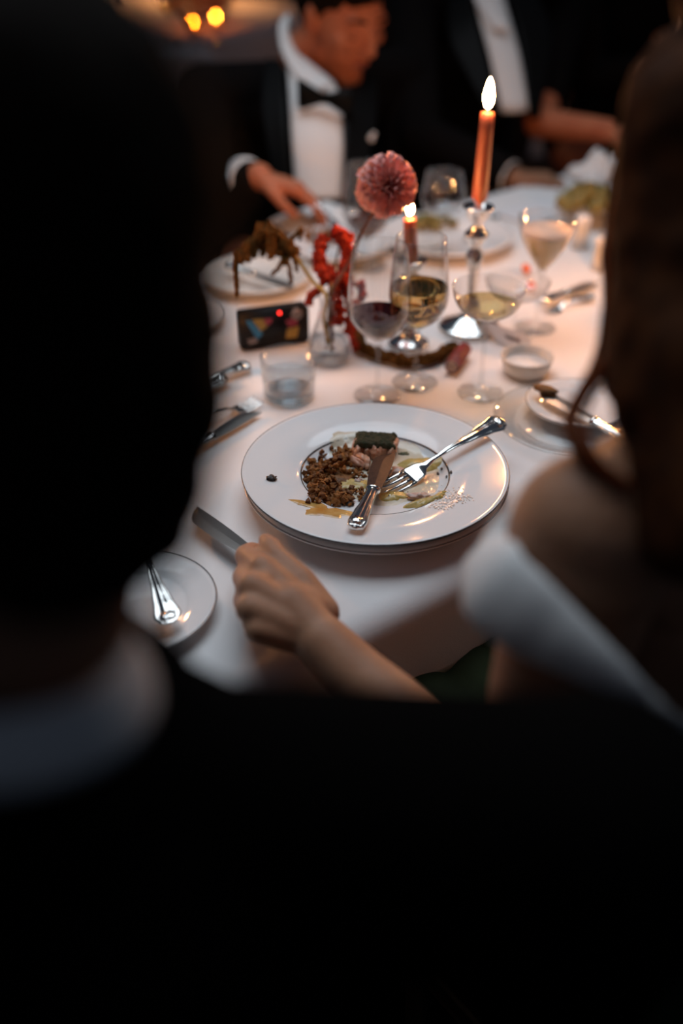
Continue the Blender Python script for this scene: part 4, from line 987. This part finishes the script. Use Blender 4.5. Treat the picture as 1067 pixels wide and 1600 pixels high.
def woman3():
    nb = AT(1010, -120, 2.85); hc_ = nb+V((0, -.05, .16)); shR = AT(915, -55, 2.75); shL = AT(1110, -60, 2.85); pel = nb-Fb*.08; pel.z = .53
    elR = AT(842, 192, 2.40); wrR = AT(948, 205, 2.28); elL = shL+V((.03, -.1, -.25)); wrL = wrR+V((.12, -.02, .02))
    b, hm, chest, belly, RF = dressed('person in black with bare forearm resting at the far right table edge', hc_, V((0, -1, -.2)), nb, shR, shL, elR, elL, wrR, wrL, pel, V((.2, -1, 0)).normalized(), V((-1, -.2, 0)).normalized(),
        hands=[(wrR, V((.95, -.3, -.05)), V((0, 0, -1)), -1, .25, .92), (wrL, V((-.5, -.8, 0)), V((0, 0, -1)), 1, .4, .92)], skin='skin_m')
    face_parts(hm, b, 1, 'hair_b')
    jk = [('e', chest, (.16, .11, .17), RF), ('e', belly, (.14, .115, .18), RF), ('e', pel+V((0, 0, .02)), (.175, .135, .12), RF), ('c', shR, shR.lerp(elR, .85), .058, .05), ('c', shL, shL.lerp(elL, .8), .058, .05), ('c', nb+V((0, 0, -.04)), shR, .04, .055), ('c', nb+V((0, 0, -.04)), shL, .04, .055)]
    blend('dress', jk, .006, M['suit2'], b, 8)
    H_ = []
    def e(c, r): H_.append(('e', hm @ V(c), V(r), hm.to_3x3()))
    e((0, -.022, .048), (.084, .10, .084)); e((0, -.055, -.02), (.08, .065, .11)); e((0, -.06, -.12), (.075, .045, .09)); blend('hair', H_, .005, M['hair_b'], b, 4, .003, 60)
woman3()

# ---------------------------------------------------------------- chairs
def chair(c, F, label):
    t = thing('dining_chair', label, 'chair', (c.x, c.y, 0), math.atan2(F.y, F.x)-math.pi/2, 'dining chairs')
    bm = BM(); box(bm, (0, 0, .435), (.42, .40, .03)); bmesh.ops.bevel(bm, geom=bm.edges[:], offset=.01, segments=2, affect='EDGES'); fin('seat', bm, M['wood'], t)
    for x in (-1, 1):
        bm = BM(); tube(bm, [(x*.18, .17, 0), (x*.18, .17, .43)], [.014, .018], 10, 1); fin('leg', bm, M['wood'], t)
        bm = BM(); tube(bm, [(x*.18, -.21, 0), (x*.18, -.18, .43), (x*.17, -.25, .80)], [.014, .017, .014], 10, 4); fin('leg', bm, M['wood'], t)
    bm = BM(); tube(bm, [(-.17, -.25, .78), (0, -.275, .79), (.17, -.25, .78)], .022, 10, 5, .5); fin('back_rail', bm, M['wood'], t)
    bm = BM(); tube(bm, [(-.17, -.235, .66), (0, -.255, .66), (.17, -.235, .66)], .016, 10, 5, .5); fin('back_rail', bm, M['wood'], t)

# ---------------------------------------------------------------- other tables behind
def back_table(px, py, r, lab, cr):
    c = PX(px, py); t = thing('round_table', lab, 'table', (c.x, c.y, 0))
    bm = BM(); n = 72; rings = [[bm.verts.new((0, 0, TZ))]]
    for rr, z, w in ((r*.5, TZ, 0), (r*.97, TZ, 0), (r, TZ-.012, 0), (r+.01, TZ-.15, .012), (r+.03, TZ-.4, .03), (r+.05, .04, .045)):
        rings.append([bm.verts.new(((rr+w*math.sin(i*2*math.pi/n*12))*math.cos(i*2*math.pi/n), (rr+w*math.sin(i*2*math.pi/n*12))*math.sin(i*2*math.pi/n), z)) for i in range(n)])
    for a, b in zip(rings, rings[1:]):
        for i in range(n):
            j = (i+1) % n
            bm.faces.new((a[0], b[i], b[j]) if len(a) == 1 else (a[i], a[j], b[j], b[i]))
    fin('cloth', bm, M['cloth'], t)
    bm = BM(); tube(bm, [(0, 0, 0), (0, 0, TZ-.005)], .04, 12, 1); fin('pedestal', bm, M['wood'], t); return c
bt1 = back_table(255, 22, .62, 'round white table far behind at upper left, crowded with glasses', 0)
bt2 = back_table(1085, 58, .50, 'round white table far behind at upper right', 1)
def far_taper(px, py, h, label, r=.010):
    p = PX(px, py); c = thing('taper_candle', label, 'candle', p)
    bm = BM(); lathe(bm, [(0, 0), (.035, 0), (.033, .006), (.012, .012), (.014, .03), (.010, .032), (0, .032)], 24); fin('holder', bm, M['silver'], c)
    bm = BM(); tube(bm, [(0, 0, .03), (0, 0, h)], r, 16, 1); fin('wax', bm, M['candle'], c)
    bm = BM(); lathe(bm, [(0, 0), (.006, .006), (.008, .015), (.005, .028), (0, .04)], 16, (0, 0, h+.004)); fin('flame', bm, M['flame'], c)
far_taper(1005, 500, .13, 'lit stub candle on the dining table behind the long brown hair', .012)
far_taper(70, 600, .14, 'lit taper candle on the dining table behind the dark head at left')
far_taper(175, 15, .20, 'taper candle added to light the far upper left table, hidden behind the dark head'); far_taper(305, 4, .16, 'taper candle added to light the far upper left table, beyond the golden flowers')  # tapers added to light the far upper left table, flames out of view
far_taper(352, 7, .15, 'taper candle added to light the far upper left table, nearest the bowed head')
far_taper(250, 2, .17, 'taper candle added to light the far upper left table, left of the golden flowers')
far_taper(1085, 60, .2, 'lit taper candle on the far upper right table')
for i, (x, y, hh, lb) in enumerate([(262, 62, .17, 'left one of the far glasses on the upper left table'), (300, 82, .16, 'middle one of the far glasses on the upper left table'), (338, 70, .15, 'right one of the far glasses on the upper left table'),
                                    (965, 130+60, .15, 'far glass left on the upper right table'), (925, 160, .08, 'low far glass near the bare forearm')][:3]):
    stemware('wine_glass', lb, x, y, hh, hh*.45, WB2, hh*.7 if i != 2 else None, 'palewine', group='far glasses')
def votive(px, py, lb):  # votives added to give the far tables a golden glow
    t = thing('added_votive', lb, 'candle', PX(px, py))
    bm = BM(); lathe(bm, [(0, 0), (.030, 0), (.034, .07), (.032, .07), (.028, .004), (0, .004)], 28); fin('cup', bm, M['amberglass'], t)
    bm = BM(); lathe(bm, [(0, .005), (.026, .005), (.026, .022), (0, .022)], 24); fin('wax', bm, M['shirt'], t)
    bm = BM(); lathe(bm, [(0, 0), (.0045, .005), (.0035, .014), (0, .020)], 12, (0, 0, .028)); fin('flame', bm, M['flame'], t)
votive(338, 42, 'amber glass votive added for a golden glow on the far upper left table, nearest the bowed head'); votive(302, 52, 'amber glass votive added for a golden glow on the far upper left table, middle one'); votive(272, 20, 'amber glass votive added for a golden glow on the far upper left table, leftmost one')
votive(1005, 20, 'amber glass votive added for a golden glow on the far upper right table')
heap('flower_arrangement', 'golden flowers massed on the far upper left table', PX(312, 12, .02), .13, .10, .13, 120, 'gold', .022, 'flowers')
heap('flower_arrangement', 'golden flowers on the far upper right table', PX(1010, 58, .02), .07, .07, .16, 60, 'gold', .020, 'flowers')
drape('napkin', 'white napkin at the near edge of the far upper left table', 'napkin', PX(285, 92, 0), .10, .06, .03, 'napkin', 5.3, .3)

def seat(p, F, lb): chair(V((p.x, p.y, 0)), F, lb)
for o_, lb in ((0, 'dark wooden dining chair under the person close at left'), (1, 'dark wooden dining chair under the person with the white shoulder band'), (2, 'dark wooden dining chair under the bowed person in bow tie'), (3, 'dark wooden dining chair under the person behind the tall candle'), (4, 'dark wooden dining chair under the person with the bare forearm')):
    seat(PELV[o_][0], PELV[o_][1], lb)
# second-level parts hang under the part they belong to
bpy.context.view_layer.update()
UNDER = {'shell_end': 'handle', 'collar': 'handle', 'wick': 'wax', 'flame': 'wax', 'handwriting': 'card_panel', 'lapel': 'jacket', 'boutonniere': 'jacket', 'shirt_cuff': 'jacket', 'flake': 'flesh', 'end_face': 'body', 'flash_lamp': 'body', 'foam': 'drink', 'ring_stone': 'ring', 'viewfinder': 'body', 'bow_tie': 'shirt_collar', 'cap': 'body', 'printed_patch': 'body'}
for o in list(bpy.data.objects):
    k = o.name.split('.')[0]
    if o.parent and k in UNDER:
        c_ = [x for x in o.parent.children if x.name.split('.')[0] == UNDER[k]]
        if c_: mw = o.matrix_world.copy(); o.parent = c_[0]; o.matrix_parent_inverse = c_[0].matrix_world.inverted(); o.matrix_basis = mw
# ---------------------------------------------------------------- done: make labels of things tidy
for o in bpy.data.objects:
    if '_w' in o: del o['_w']
    if 'label' in o: o['label'] = o['label'].strip()
